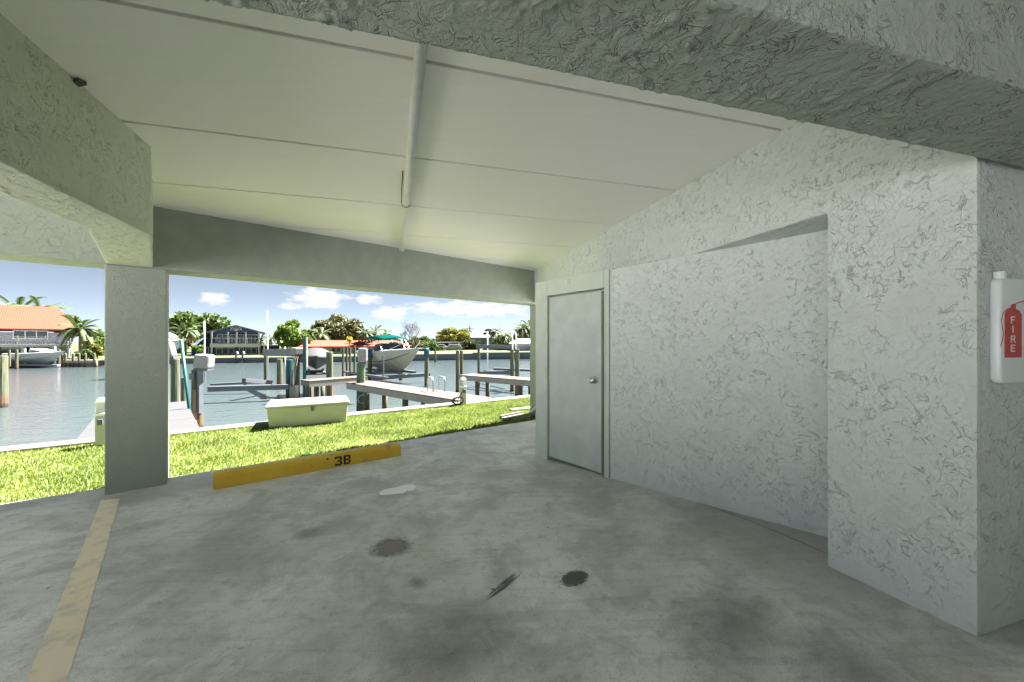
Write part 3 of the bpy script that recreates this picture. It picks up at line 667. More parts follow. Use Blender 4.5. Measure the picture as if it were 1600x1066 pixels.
rt, p8, zt_, r = piling('stout piling with metal bracket right of the grey dock', 308, 0, 578, 15, depth=12.1)
mt = motor(p8, zt_, 'white lift motor on the stout piling right of the grey dock', .42, .45, .3, .22, .08)
m = MB(); m.box((r+.03, -.10, 1.35), (.06, .16, 1.6)); m.box((-.02, -r-.02, 1.72), (.16, .03, .2)); m.build('bracket', 'aluminium', rt)
m = MB(); m.box((r*.5, -r-.03, .55), (.10, .05, 1.5)); m.build('board', 'skin_wood', rt)
piling('slim brown piling behind the leaning teal pole', 287, 0, 590, 6, depth=11.5)
piling('dark piling behind the near lift beams', 415, 600, 552, 5); piling('piling with sunlit side left of the teal piling', 437, 603, 561, 8)
rt, p, zt_, r = piling('teal painted piling hung with pale ropes', 452, 623, 562, 10, 'teal')
m = MB(); 
for x_, y_ in ((.30, -.05), (.36, .02), (.24, -.1)): m.tube([(x_+.06, y_, 2.1), (x_-.05, y_-.05, 1.3), (x_-.1, y_-.05, .7)], .018, 6)
m.box((.27, -.06, .36), (.3, .3, .62)); m.build('rope', 'rope', rt)
rt, p, zt_, r = piling('piling under the boxy white motor beside the tall teal post', 464, 618, 557, 8); motor(p, zt_, 'boxy white lift motor beside the tall teal post', .5, .42, .9, .05)
rt, p, zt_, r = piling('short sawn-off piling right of the tall teal post', 483, 626, 593, 9)
piling('tall green-brown piling in front of the dark covered watercraft', 515, 624, 550, 10, cap=None)
rt, p, zt_, r = piling('green stained piling with coiled hose behind the dock box', 564, 645.6, 568, 13, 'green_piling'); motor(p, zt_, 'tall white lift motor on the green stained piling', .34, .56, .3, .08)
m = MB()
for k in range(3): m.tube([(.16+.2*math.cos(a)+.01*k, -.17-.02*k, .55+.02*k+.17*math.sin(a)) for a in [2*math.pi*i/18 for i in range(19)]], .015, 6)
m.build('coiled_hose', 'galvanised', rt)
piling('piling with blue cap at the stern of the cream boat', 578, 598, 549, 7, cap='blue'); piling('piling with blue cap off the bow of the cream boat', 666.5, 604, 547, 6.5, cap='blue')
piling('dark piling standing alone left of the white dock pedestal', 715, 612.6, 548, 6); piling('piling at the tip of the right-hand dock', 721, 0, 548, 5, depth=21.5)
piling('left piling under the right-hand lift beam', 748, 0, 540, 4.5, depth=24); piling('shaggy piling left of the nearest right-hand piling', 800, 0, 546, 6, depth=21.5)
piling('nearest piling at right, close to the far pillar', 808, 620, 546, 7)
piling('piling behind the cream boat lift, under the hull', 626, 0, 588, 5.5, depth=28)
for px, lb in ((542, 'left of two thin pilings beyond the cross dock'), (547, 'right of two thin pilings beyond the cross dock'), (536, 'thin piling just left of the far pair'), (584-30, 'thin far piling beside the tall white motor')): piling(lb, px, 0, 543, 3.2, depth=30)
piling('dark piling left of the white boat by the orange roof', 14.5, 576, 547, 3); piling('greenish piling in front of the white boat by the orange roof', 26, 577, 546, 3.5); piling('pale piling at the bow of the white boat by the orange roof', 92, 573, 546, 4); piling('dark piling by the far dock corner', 97, 574, 553, 3)
piling('small piling at the far wall right of the cream boat', 680, 566, 545, 3)

def pole(name, label, pts, r, mat, cat='pole', n=8):
    pts = [Vector(q) for q in pts]; root = pts[0]
    m = MB(); m.tube(pts, r, n); m.shift(root); o = m.build(name, mat, smooth=True, label=label, cat=cat); o.location = root; return o
m = MB(); a0, b0 = ray(296, 641, depth=8.8), ray(283, 531, depth=8.8)
pole('teal_pole', 'leaning teal pole at the edge of the grey dock', [a0-(b0-a0)*.2, a0, b0], .034, 'teal')
a0 = ray(475.7, 626, WZ); zt_ = CH-(527-HY)/F*a0.y; m = MB(); m.box((0, 0, (zt_-WZ)/2-.5), (.10, .13, zt_-WZ+1)); o = m.build('teal_post', 'teal', label='tall square teal post left of the dark covered watercraft', cat='post', bevel=.01); o.location = (a0.x, a0.y, WZ)
m = MB(); m.box((.085, .03, (zt_-WZ)/2+.8), (.07, .1, zt_-WZ-1.6)); m.build('backing_board', 'fascia', o)
for px, ty, by, dp, lb in ((418.5, 486, 604, 24.5, 'tallest slim white pole, over the near boat lift'), (446, 542, 606, 23, 'slim white pole beside the teal piling'), (320, 502, 600, 12.3, 'slim white pole rising behind the stout piling motor'),
                           (762, 518, 590, 24, 'slim white pole crossing the right-hand lift beam'), (801, 517, 592, 21.8, 'white guide pole above the shaggy piling'), (692.5-64, 530, 560, 28, 'short white pole on the cream boat side')):
    pole('guide_pole', lb, [ray(px, by, depth=dp), ray(px-.5, ty, depth=dp)], max(.022, .9/F*dp), 'white_plastic')
a0 = ray(806, 592, depth=21.9); pole('guide_pole', 'hooked white guide pole beside the nearest right-hand piling', [a0, ray(806.5, 530, depth=21.9), ray(806, 521, depth=21.9), ray(803.5, 518, depth=21.9), ray(802, 521, depth=21.9)], .035, 'white_plastic')

def lift(label, beams, group='boat lifts', mat='aluminium'):
    o0 = Vector(beams[0][1]); root = thing('boat_lift', label, 'boat lift', tuple(o0), 0, group)
    for nm, a, b, w, h_ in beams:
        a, b = Vector(a), Vector(b); d = b-a; m = MB(); q = d.to_track_quat('X', 'Z').to_matrix()
        m.box((a+b)/2, (d.length, w, h_), rot=q); m.shift(o0); m.build(nm, 'dark_metal' if nm == 'bunk' else mat, root, bevel=.01)
    return root
lift('empty grey boat lift cradle just past the grey dock', [('cradle_beam', ray(326, 608, depth=17.5), ray(451, 604.5, depth=18.3), .25, .24), ('cradle_beam', ray(330, 601, depth=20.5), ray(402, 597.5, depth=20.8), .2, .12), ('bunk', ray(381, 594.5, depth=18.4), ray(424, 598, depth=20.5), .2, .2), ('bunk_post', ray(382.5, 595, depth=18.5), ray(382.5, 604, depth=18.5), .1, .1), ('top_beam', ray(413, 551, depth=25), ray(462, 551, depth=19.8), .2, .42)])
lift('low lift cradle with white top beam at right', [('top_beam', ray(745, 541.5, depth=24), ray(832, 543, depth=21.6), .2, .22), ('cradle_beam', ray(752, 583, depth=24), ray(800, 582, depth=21.5), .2, .2), ('bunk', ray(772, 576.5, depth=23), ray(832, 579, depth=22), .2, .13), ('cradle_beam', ray(757, 580, depth=26), ray(797, 584, depth=23), .16, .16)])

# pedestals, dock box, splash block, downspout, ladder
def pedestal(label, px, py, hpx):
    p = ray(px, py, GZ+.06); h_ = hpx/F*p.y; root = thing('dock_pedestal', label, 'pedestal', (p.x, p.y, GZ+.04), math.atan2(SU.y, SU.x), 'dock power pedestals'); w = .125
    MB().box((0, 0, h_*.32), (w, w, h_*.64)).build('column', 'box_plastic', root, bevel=.012)
    MB().box((0, 0, h_*.66), (w*1.1, w*1.1, h_*.05)).build('collar', 'white_plastic', root, bevel=.006)
    MB().box((0, 0, h_*.79), (w*.9, w*.9, h_*.22)).build('lens', 'galvanised', root, bevel=.01)
    MB().lathe([(w*.62, 0), (w*.58, .03), (w*.3, .07), (0, .08)], n=12).build('lid', 'white_plastic', root, smooth=True).location = (0, 0, h_*.9)
    MB().box((.0, -w*.5-.02, h_*.5), (.06, .05, .09)).build('socket', 'dark_metal', root, bevel=.008); return root, p
pedestal('white-capped dock pedestal partly hidden behind the square pillar', 159.5, 692, 72)
rt, p = pedestal('white-capped dock pedestal where the tan dock meets the lawn', 723.5, 630, 41)
m = MB()
for k in range(3): m.tube([(-.16+.13*math.cos(a)*(1+.1*k), -.07+.02*k, .10+.08*math.sin(a)) for a in [2*math.pi*i/14 for i in range(15)]], .012, 6)
m.tube([(-.05, -.09, .33), (-.16, -.1, .2), (-.2, -.08, .05)], .012, 6); m.build('power_cord', 'rubber_black', rt)
a0, b0 = ray(418, 672.5, GZ), ray(543, 661, GZ); d = b0-a0; L_ = d.length; root = thing('dock_box', 'long pale fibreglass dock box standing on the lawn', 'dock box', tuple(a0), math.atan2(d.y, d.x)); H_ = (672-632)/F*a0.y
def bring(z, e): return [(-e+.02, -e+.02, z), (L_+e-.02, -e+.02, z), (L_+e-.02, .62+e, z), (-e+.02, .62+e, z)]
m = MB(); m.loft([bring(0, 0), bring(H_*.86, .035)]); m.build('body', 'box_plastic', root, bevel=.03, seg=3)
m = MB(); m.loft([bring(H_*.84, .06), bring(H_*.93, .06), bring(H_*1.0, .02)]); m.build('lid', 'box_lid', root, bevel=.018, seg=3)
m = MB(); m.box((L_*.54, -.03, H_*.76), (.045, .03, .11)); m.build('latch', 'dark_metal', root, bevel=.006)
a0 = ray(806, 653, GZ+.03); root = thing('splash_block', 'mossy concrete splash block on the lawn by the far pillar', 'splash block', (a0.x, a0.y, GZ), math.atan2(U.y, U.x)+.1)
m = MB(); m.box((0, 0, .035), (.62, .32, .07)); m.box((0, .13, .08), (.62, .05, .05)); m.box((0, -.13, .08), (.62, .05, .05)); m.build('block', 'wall_concrete', root, bevel=.012)
a0 = ray(848, 628, depth=7.45); b0 = ray(822, 652, depth=7.9); m = MB(); m.tube([a0+Vector((.02, .0, .9)), a0, a0.lerp(b0, .15), b0], .038, 10); m.shift(b0); o = m.build('downspout', 'frame_paint', label='painted downspout elbow kicking out onto the lawn by the far pillar', cat='downspout', smooth=True); o.location = b0
a0 = ray(804, 645, GZ+.04); m = MB(); m.box((.35, 0, .03), (.9, .12, .08)); o = m.build('timber_edging', 'galvanised', label='grey timber edging lying on the lawn beyond the splash block', cat='edging', bevel=.008); o.location = (a0.x, a0.y+.35, GZ); o.rotation_euler = (0, 0, math.atan2(U.y, U.x)-.25)
a0 = ray(681, 611, -.1); root = thing('dock_ladder', 'grey metal boarding ladder on the tan dock', 'ladder', (a0.x, a0.y, -.09), .55)
for x_ in (-.2, .2):
    m = MB(); m.tube([(x_, -.3, 0), (x_, -.3, .35), (x_, -.22, .45), (x_, .15, .45), (x_, .25, .38), (x_, .27, -1.0)], .022, 8); m.build('rail', 'galvanised', root, smooth=True)
for z in (-.2, -.5, -.8): MB().box((0, .27, z), (.4, .09, .03)).build('rung', 'galvanised', root)

# ------------------------------------------------------------------ boats
def hull_rings(L_, beam, free, deep, bow_rise=.35, ns=12, flare=.82):
    rings = []
    for i in range(ns+1):
        t = i/ns; x_ = -L_/2+L_*t; b_ = beam/2*(1-max(0, (t-.45)/.55)**2.2) if t > .45 else beam/2*(.93+.07*t/.45)
        b_ = max(b_, .02); sh = free+bow_rise*t**2; kz = -deep+(sh+deep)*.97*max(0, (t-.5)/.5)**2.1; ch_ = kz+(sh-kz)*(.42+.25*t**2); cb = b_*flare*(1-.25*t**3)
        rings.append([(x_, b_, sh), (x_, cb, ch_), (x_, cb*.93, ch_-.05*(sh-kz)), (x_, 0, kz), (x_, -cb*.93, ch_-.05*(sh-kz)), (x_, -cb, ch_), (x_, -b_, sh), (x_, -b_*.8, sh+.05), (x_, b_*.8, sh+.05)])
    return rings
cen = Vector((-8.4, 26.5, 0)); hd = math.atan2(-.714, .70)
boat = thing('cabin_cruiser', 'cream motor boat with green canopy raised on a lift', 'boat', (cen.x, cen.y, -.62), hd)
Hr = hull_rings(7.0, 2.4, 1.5-.1, 0., .28); Hr = [[(x, y, z) for x, y, z in r] for r in Hr]
hb = MB().loft(Hr).build('hull', 'hull_cream', boat, smooth=False)
m = MB(); st_r = [[(p_[0], p_[1]*1.012+(.0), p_[2]) for p_ in (Vector(r[1]).lerp(Vector(r[0]), .06), Vector(r[1]).lerp(Vector(r[0]), .17))] for r in Hr[:-1]]
for sgn in (1, -1):
    vs = [(x, (y+.01)*sgn, z) for r in st_r for x, y, z in r]; m.add(vs, [(2*i, 2*i+1, 2*i+3, 2*i+2) for i in range(len(st_r)-1)])
m.build('hull_stripe', 'stripe_dark', boat)
m = MB(); m.loft([[(r[0][0], r[0][1]*1.02, r[0][2]-.06), (r[0][0], r[0][1]*1.03, r[0][2]+.05), (r[0][0], r[0][1]*.9, r[0][2]+.09), (r[0][0], -r[0][1]*.9, r[0][2]+.09), (r[0][0], -r[0][1]*1.03, r[0][2]+.05), (r[0][0], -r[0][1]*1.02, r[0][2]-.06)] for r in Hr]); m.build('gunwale', 'hull_white', boat, bevel=.01)
m = MB(); m.loft([[(.3, -.85, 1.45), (.3, .85, 1.45), (.3, .85, 1.62), (.3, -.85, 1.62)], [(2.2, -.5, 1.58), (2.2, .5, 1.58), (2.2, .45, 1.66), (2.2, -.45, 1.66)]]); m.build('foredeck', 'hull_white', boat, bevel=.03)
for sgn in (-1, 1):
    m = MB(); m.add([(-.9, .95*sgn, 1.5), (.35, .85*sgn, 1.6), (-.05, .75*sgn, 2.05), (-.85, .88*sgn, 1.95)], [(0, 1, 2, 3)]); m.build('windshield_pane', 'window_glass', boat)
    m = MB(); m.tube([(-.9, .95*sgn, 1.5), (-.85, .88*sgn, 1.95), (-.05, .75*sgn, 2.05), (.35, .85*sgn, 1.6)], .022, 6); m.build('windshield_frame', 'galvanised', boat)
m = MB(); m.add([(.38, -.85, 1.6), (.38, .85, 1.6), (-.03, .75, 2.05), (-.03, -.75, 2.05)], [(0, 1, 2, 3)]); m.build('windshield_pane', 'window_glass', boat)
m = MB(); rows = []
for i in range(9):
    x_ = -2.3+2.7*i/8; rows.append([(x_, y_, 2.38+.30*(1-((x_+.95)/1.5)**2)-.10*(y_/1.05)**2*1.6) for y_ in (-1.05, -.7, -.35, 0, .35, .7, 1.05)])
m.loft([[*r, *[(x, y, z-.03) for x, y, z in r[::-1]]] for r in rows]); m.build('canopy', 'canvas_green', boat, smooth=True)
for sgn in (-1, 1):
    for x0, x1 in ((-1.2, -2.2), (-1.2, -.7), (-1.1, .25), (.8, -.1)): MB().tube([(x0, 1.05*sgn, 1.45), (x1, 1.03*sgn, 2.3)], .018, 6).build('canopy_pole', 'galvanised', boat)
m = MB()
for sgn in (-1, 1): m.tube([(1.2, .95*sgn, 1.6), (2.6, .6*sgn, 2.05), (3.5, .08*sgn, 2.15)], .016, 6)
m.build('bow_rail', 'galvanised', boat); MB().box((3.5, 0, 1.72), (.5, .25, .07)).build('bow_pulpit', 'hull_white', boat, bevel=.01)
MB().box((-1.4, 0, 1.7), (.5, .5, .7)).build('seat', 'hull_white', boat, bevel=.06); MB().box((-.6, .4, 1.8), (.4, .5, .7)).build('console', 'trim_white', boat, bevel=.05)
m = MB(); m.box((-3.8, 0, 1.25), (.55, .42, .62)); m.build('outboard_cowl', 'motor_white', boat, bevel=.1, seg=3); m = MB(); m.box((-3.75, 0, .55), (.3, .12, 1.0)); m.build('outboard_leg', 'dark_metal', boat, bevel=.03)
ca, sa = math.cos(hd), math.sin(hd)
def bw(x, y, z): return Vector((cen.x+x*ca-y*sa, cen.y+x*sa+y*ca, z))
lift('lift cradle carrying the cream boat with green canopy', [('cradle_beam', bw(-2.2, 2.0, -.78), bw(-2.2, -2.2, -.78), .2, .25), ('cradle_beam', bw(1.6, 2.0, -.78), bw(1.6, -2.2, -.78), .2, .25), ('bunk', bw(-3.0, -.55, -.50), bw(2.2, -.5, -.50), .2, .16), ('bunk', bw(-3.0, .55, -.50), bw(2.2, .5, -.50), .2, .16), ('side_rail', bw(-3.2, -2.1, -.64), bw(3.6, -2.1, -.64), .12, .14), ('guide_post', bw(3.0, -2.1, -.64), bw(3.0, -2.1, .7), .07, .07)])

# dark covered watercraft, bow towards the near lawn
c0 = ray(494, 585, depth=19.8); root = thing('covered_watercraft', 'small watercraft under a dark fitted cover on the cross dock', 'watercraft', (c0.x, c0.y, -.05), R(-62))
Hr = hull_rings(3.2, 1.25, .72, -.12, .12, 10, .8); MB().loft(Hr).build('hull', 'rubber_black', root)
m = MB(); rr = []
for i in range(11):
    t = i/10; x_ = -1.6+3.15*t; b_ = .68*(1-max(0, (t-.5)/.5)**2.4) + .02; top = .95+.33*math.exp(-((t-.52)/.2)**2)-.25*max(0, t-.75); sh = .66+.12*t*t
    rr.append([(x_, b_*math.cos(a)*(1.04), sh+(top-sh)*max(0, math.sin(a))**.8) for a in [math.pi*k/10 for k in range(11)]])
m.loft(rr); m.build('cover', 'cover_dark', root, smooth=True)
for y_ in (-.35, .35): MB().box((0, y_, .02), (3.0, .12, .12)).build('bunk', 'dark_metal', root, bevel=.02)
for x_ in (-1, .2, 1.2): MB().tube([(x_, -.55, -.02), (x_, .55, -.02)], .05, 10).build('roller', 'rubber_black', root)

def far_boat(label, px, py, depth, L_, rz, cover=None, z=None):
    c = ray(px, py, depth=depth); root = thing('far_boat', label, 'boat', tuple(c), rz, 'boats along the far shore')
    Hr = hull_rings(L_, L_*.36, 1.15, 0, .25, 9); MB().loft(Hr).build('hull', 'hull_white', root)
    m = MB(); m.loft([[(-L_*.05, -.75, 1.1), (-L_*.05, .75, 1.1), (-L_*.05, .65, 1.75), (-L_*.05, -.65, 1.75)], [(L_*.3, -.55, 1.2), (L_*.3, .55, 1.2), (L_*.24, .4, 1.5), (L_*.24, -.4, 1.5)]]); m.build('cabin', 'trim_white', root, bevel=.08)
    for sgn in (-1, 1): MB().box((L_*.08, .70*sgn, 1.42), (L_*.16, .06, .16)).build('cabin_window', 'window_glass', root)
    m = MB(); m.add([(x_, y_*1.01, z_) for r in Hr[:-1] for x_, y_, z_ in (r[5], (r[5][0], r[5][1]*1.0, r[5][2]+.14))], [(2*i, 2*i+1, 2*i+3, 2*i+2) for i in range(len(Hr)-2)]); m.build('hull_stripe', 'navy', root)
    if cover: m = MB(); m.tube([(-L_*.45, 0, 1.25), (-L_*.1, 0, 1.8), (L_*.3, 0, 1.45)], [.6, .75, .3], 10); m.build('cover', cover, root, smooth=True)
    return root
far_boat('white boat on a lift below the orange-roofed house', 62, 569, 42, 6.6, R(-8))
lift('far lift holding the white boat by the orange roof', [('cradle_beam', ray(30, 570, depth=42), ray(92, 571, depth=42), .3, .2), ('cradle_beam', ray(30, 567, depth=45), ray(92, 567, depth=45), .3, .2), ('guide_post', ray(39, 570, depth=42), ray(39, 545, depth=42), .12, .12), ('guide_post', ray(86, 570, depth=42), ray(86, 541, depth=42), .12, .12)], mat='trim_white')
far_boat('boat under a pale cover just right of the square pillar', 247, 558, 30, 3.6, R(20), 'canvas_white')
# ------------------------------------------------------------------ houses
def house(name, label, px, depth, rz, group='houses across the canal'):
    p = ray(px, HY, depth=depth); return thing(name, label, 'house', (p.x, p.y, -.75), rz, group)
def window(root, x0, x1, z0, z1, y=0., panes=1, mat='trim_white', nm='window'):
    w = MB().box(((x0+x1)/2, y-.02, (z0+z1)/2), (x1-x0, .12, z1-z0)).build(nm, mat, root); n = panes; g_ = (x1-x0-.1)/n
    for i in range(n): MB().box((x0+.05+g_*(i+.5), y-.075, (z0+z1)/2), (g_-.09, .04, z1-z0-.2)).build('pane', 'window_glass', w)
def railing(root, x0, x1, z, y, h_=1.0, mat='trim_white', step=.22, nm='railing'):
    m = MB(); m.box(((x0+x1)/2, y, z+h_), (x1-x0, .09, .09)); m.box(((x0+x1)/2, y, z+.12), (x1-x0, .06, .07)); k = int((x1-x0)/step)
    for i in range(k+1): m.box((x0+(x1-x0)*i/k, y, z+h_/2), (.05, .05, h_))
    for i in range(int((x1-x0)/2.2)+2): m.box((min(x0+2.2*i, x1), y, z+h_/2+.05), (.14, .14, h_+.15))
    m.build(nm, mat, root)
def hip_roof(root, x0, x1, y0, y1, z0, z1, hip, mat, over=.5, nm='roof'):
    x0 -= over; x1 += over; y0 -= over; y1 += over; ym = (y0+y1)/2; m = MB(); hl, hr = hip
    m.add([(x0, y0, z0), (x1, y0, z0), (x1, y1, z0), (x0, y1, z0), (x0+hl, ym, z1), (x1-hr, ym, z1), (x0, y0, z0-.18), (x1, y0, z0-.18), (x1, y1, z0-.18), (x0, y1, z0-.18)],
          [(0, 1, 5, 4), (1, 2, 5), (2, 3, 4, 5), (3, 0, 4), (7, 6, 9, 8), (6, 7, 1, 0), (7, 8, 2, 1), (8, 9, 3, 2), (9, 6, 0, 3)]); return m.build(nm, mat, root)

# orange-roofed house at left: origin at its right front corner, x to the left is negative
D = 52.; k = D/F; r1 = house('orange_roofed_house', 'grey two-storey house under a big orange tile roof', 106, D, R(47))
zz = lambda y: CH-(y-HY)*k+.75
MB().box((-10, 4.5, zz(540)/2+.5), (20, 9, zz(514)+.2-0)).build('wall', 'house_grey', r1).scale = (1, 1, 1)
rf = hip_roof(r1, -20, 0, 0, 9, zz(515), zz(478), (0.1, 1.6), 'tile_roof', .55)
MB().box((-8.4, .35, zz(505)), (4.4, 2.2, 1.5)).build('dormer_floor', 'house_grey', rf); MB().box((-8.9, 1.5, zz(498)), (2.2, 1.4, 1.9)).build('dormer', 'house_white', rf)
MB().box((-9.1, .78, zz(498)), (.9, .08, 1.5)).build('dormer_door', 'window_glass', rf); railing(rf, -10.4, -6.2, zz(509), -.7, .95, 'brick_red', .35, 'dormer_railing')
window(r1, -4.6, -1.7, zz(530), zz(517.5), -.03, 3); window(r1, -10.6, -8.4, zz(531), zz(517), -.03, 1); window(r1, -15, -12.5, zz(531), zz(517), -.03, 2)
MB().box((-3, -1.3, zz(540)), (6.6, 2.8, .3)).build('balcony_deck', 'trim_white', r1); railing(r1, -6.2, .25, zz(538.5), -2.6, 1.0)
for x_ in (-6, -3.6, -1.2, .1): MB().box((x_, -2.55, zz(542)/2), (.22, .22, zz(542))).build('balcony_post', 'trim_white', r1)
m = MB()
for i in range(13): m.box((-6.4-.42*i, -2.1, zz(540)-.21*i), (.45, 1.1, .10))
m.build('stairs', 'trim_white', r1); m = MB()
for y_ in (-2.6, -1.6):
    m.tube([(-6.2, y_, zz(540)+1.0), (-11.6, y_, zz(540)-1.55)], .06, 6); m.tube([(-6.2, y_, zz(540)+.2), (-11.6, y_, zz(540)-2.3)], .06, 6)
    for i in range(14): m.box((-6.2-.4*i, y_, zz(540)+.6-.19*i), (.05, .05, .9))
m.build('stair_railing', 'trim_white', r1)
MB().box((-4.2, -.06, .9), (2.6, .1, 1.6)).build('garage_opening', 'window_glass', r1); MB().box((-1.2, -.06, .9), (.9, .1, 1.7)).build('lower_door', 'trim_white', r1)

# blue two-storey house with white balcony
D = 62.; k = D/F; r2 = house('blue_house', 'dark blue two-storey house with white gabled balcony', 369, D, R(33)); zz = lambda y: CH-(y-HY)*k+.75; W_ = 3.1
MB().box((0, 5.5, zz(519)/2), (2*W_, 9, zz(519))).build('wall', 'house_blue', r2)
m = MB(); e_ = W_+.9; zr, ze = zz(508), zz(519.5)
m.add([(-e_, -.4, ze), (0, -.4, zr), (e_, -.4, ze), (-e_, 10.4, ze), (0, 10.4, zr), (e_, 10.4, ze), (-e_, -.4, ze-.2), (0, -.4, zr-.25), (e_, -.4, ze-.2), (-e_, 10.4, ze-.2), (0, 10.4, zr-.25), (e_, 10.4, ze-.2)],
      [(0, 1, 4, 3), (1, 2, 5, 4), (6, 7, 1, 0), (7, 8, 2, 1), (9, 10, 7, 6), (10, 11, 8, 7), (0, 3, 9, 6), (2, 8, 11, 5)]); rf = m.build('roof', 'roof_grey', r2)
m = MB(); m.add([(-W_-.3, -.15, ze-.1), (W_+.3, -.15, ze-.1), (0, -.15, zr-.3), (-W_-.3, .0, ze-.1), (W_+.3, .0, ze-.1), (0, 0, zr-.3)], [(0, 1, 2), (0, 3, 4, 1), (1, 4, 5, 2), (2, 5, 3, 0)]); m.build('gable', 'house_blue', r2)
m = MB(); c_ = zz(517)
for i in range(5): a = R(20+35*i); m.tube([(0, -.2, c_), (.75*math.cos(a), -.2, c_+.75*math.sin(a))], .05, 6)
m.tube([(.75*math.cos(R(a)), -.2, c_+.75*math.sin(R(a))) for a in range(0, 181, 20)], .06, 6); m.build('gable_ornament', 'trim_white', r2)
MB().box((0, -.05, zz(519)), (2*W_+.3, .18, .2)).build('beam_trim', 'trim_white', r2)
zb = zz(540); MB().box((0, .3, zb), (2*W_+.4, 2.2, .55)).build('balcony_floor', 'trim_white', r2); railing(r2, -W_, W_, zb+.25, -.6, .95, step=.5)
for x_ in (-W_, -W_*.33, W_*.0+.1, W_*.42, W_): MB().box((x_, -.6, (zb+zz(519))/2 if abs(x_) < W_ else zz(519)/2), (.2, .2, zz(519)-zb if abs(x_) < W_ else zz(519))).build('post', 'trim_white', r2)
for x0, x1, pn in ((-2.6, -1.15, 2), (-.8, 1.0, 2), (1.35, 2.7, 2)): window(r2, x0, x1, zb+.5, zz(522), .95, pn)
for x0, x1, pn in ((-2.7, -.3, 3), (.3, 1.0, 1), (1.2, 2.8, 2)): window(r2, x0, x1, .25, zb-.35, .95, pn)
MB().box((-4.4, 4.5, .85), (2.8, 7, 1.7)).build('wing_wall', 'house_blue', r2); hip_roof(r2, -5.8, -3.0, 1, 8, 1.75, 3.0, (1.5, .1), 'roof_slate', .4, 'wing_roof'); window(r2, -5.2, -3.6, .4, 1.4, .95, 2)
MB().box((4.6, 4.5, .8), (3.0, 6, 1.6)).build('wing_wall', 'house_blue', r2); MB().box((4.6, 4.2, 1.72), (3.5, 7, .2)).build('wing_roof', 'trim_white', r2)

# long low house, orange roof
D = 64.; k = D/F; r3 = house('low_house', 'long low white house with faded orange roof behind the dock', 470, D, R(25)); zz = lambda y: CH-(y-HY)*k+.75
MB().box((9, 4, zz(541)/2), (17.5, 7, zz(541))).build('wall', 'house_white', r3); hip_roof(r3, 0, 18, .5, 7.5, zz(541.5), zz(531.5), (2.5, 2.5), 'tile_roof', .6)
for x0, x1 in ((1.5, 3.6), (4.6, 6.2), (8.5, 10.5), (12, 13.2), (14.5, 16.5)): window(r3, x0, x1, .45, zz(543), .5, 2)
MB().box((7.4, .45, .75), (.8, .1, 1.45)).build('front_door', 'window_glass', r3)
# house with a cupola at right
D = 96.; k = D/F; r4 = house('cupola_house', 'pale green house with slate roof and rooftop cupola', 765, D, R(8)); zz = lambda y: CH-(y-HY)*k+.75
MB().box((0, 5, zz(527.5)/2), (7.6, 9, zz(527.5))).build('wall', 'house_green', r4); rf = hip_roof(r4, -3.8, 3.8, .5, 9.5, zz(528), zz(519), (3.2, 3.2), 'roof_slate', .9)
MB().box((.8, 5, zz(518)), (2.6, 2.6, 1.6)).build('cupola', 'house_white', rf); MB().box((.8, 5, zz(515.3)), (3.4, 3.4, .25)).build('cupola_roof', 'roof_slate', rf)
for x_ in (.1, 1.5): MB().box((x_, 3.68, zz(518)), (.8, .06, .7)).build('cupola_window', 'window_glass', rf)
for x0, x1 in ((-3.2, -2.2), (-.8, .6), (1.9, 3.1)): window(r4, x0, x1, zz(535), zz(529.5), .5, 2)
for x_ in (-3.7, 0, 3.7): MB().box((x_, .35, zz(528)/2), (.25, .25, zz(528))).build('corner_post', 'trim_white', r4)
r5 = house('white_garage', 'low white building at the far right beyond the canal', 824, 74, R(12)); MB().box((0, 3, 1.0), (4.6, 6, 2.0)).build('wall', 'house_white', r5); hip_roof(r5, -2.3, 2.3, 0, 6, 2.0, 3.0, (1.5, 1.5), 'trim_white', .4); window(r5, -.8, .8, .7, 1.6, .0, 1)
r6 = house('carport', 'white flat-roofed carport over parked cars across the canal', 702, 84, R(14)); MB().box((0, 2.5, 2.25), (8.5, 5.5, .3)).build('roof', 'trim_white', r6)
for x_ in (-4, 0, 4):
    for y_ in (.2, 4.8): MB().box((x_, y_, 1.05), (.18, .18, 2.1)).build('post', 'trim_white', r6)
MB().box((0, 6, 1.0), (9, .3, 2.0)).build('rear_wall', 'house_white', r6)
def car(label, px, depth, mat, rz):
    p = ray(px, HY, depth=depth); root = thing('parked_car', label, 'car', (p.x, p.y, -.45), rz, 'cars parked across the canal'); prof = [(-2.2, .35), (-2.25, .8), (-1.9, 1.0), (-1.5, 1.5), (.4, 1.52), (1.1, 1.02), (2.1, .88), (2.25, .6), (2.2, .35)]
    m = MB(); m.loft([[(x, y, z) for x, z in prof] for y in (-.88, .88)]); m.build('body', mat, root, bevel=.08, seg=2)
    for s_ in (-1, 1): MB().box((-.5, .885*s_, 1.24), (1.8, .02, .36)).build('side_window', 'window_glass', root)
    MB().box((.82, 0, 1.28), (.05, 1.5, .42), rot=Matrix.Rotation(R(-40), 3, 'Y')).build('windscreen', 'window_glass', root)
    for x_ in (-1.4, 1.4):
        for s_ in (-1, 1):
            w = MB().tube([(x_, .78*s_, .33), (x_, .93*s_, .33)], .33, 14).build('wheel', 'rubber_black', root); MB().tube([(x_, .92*s_, .33), (x_, .945*s_, .33)], .19, 12).build('rim', 'steel', w)
    for s_ in (-1, 1): MB().box((2.2, .6*s_, .72), (.08, .35, .14)).build('headlight', 'trim_white', root)
car('white car under the far carport', 706, 82, 'car_white', R(192)); car('grey car at the left end of the far white carport', 690, 83, 'house_grey', R(10)); car('white car parked below the house with a cupola', 782, 84, 'car_white', R(12))
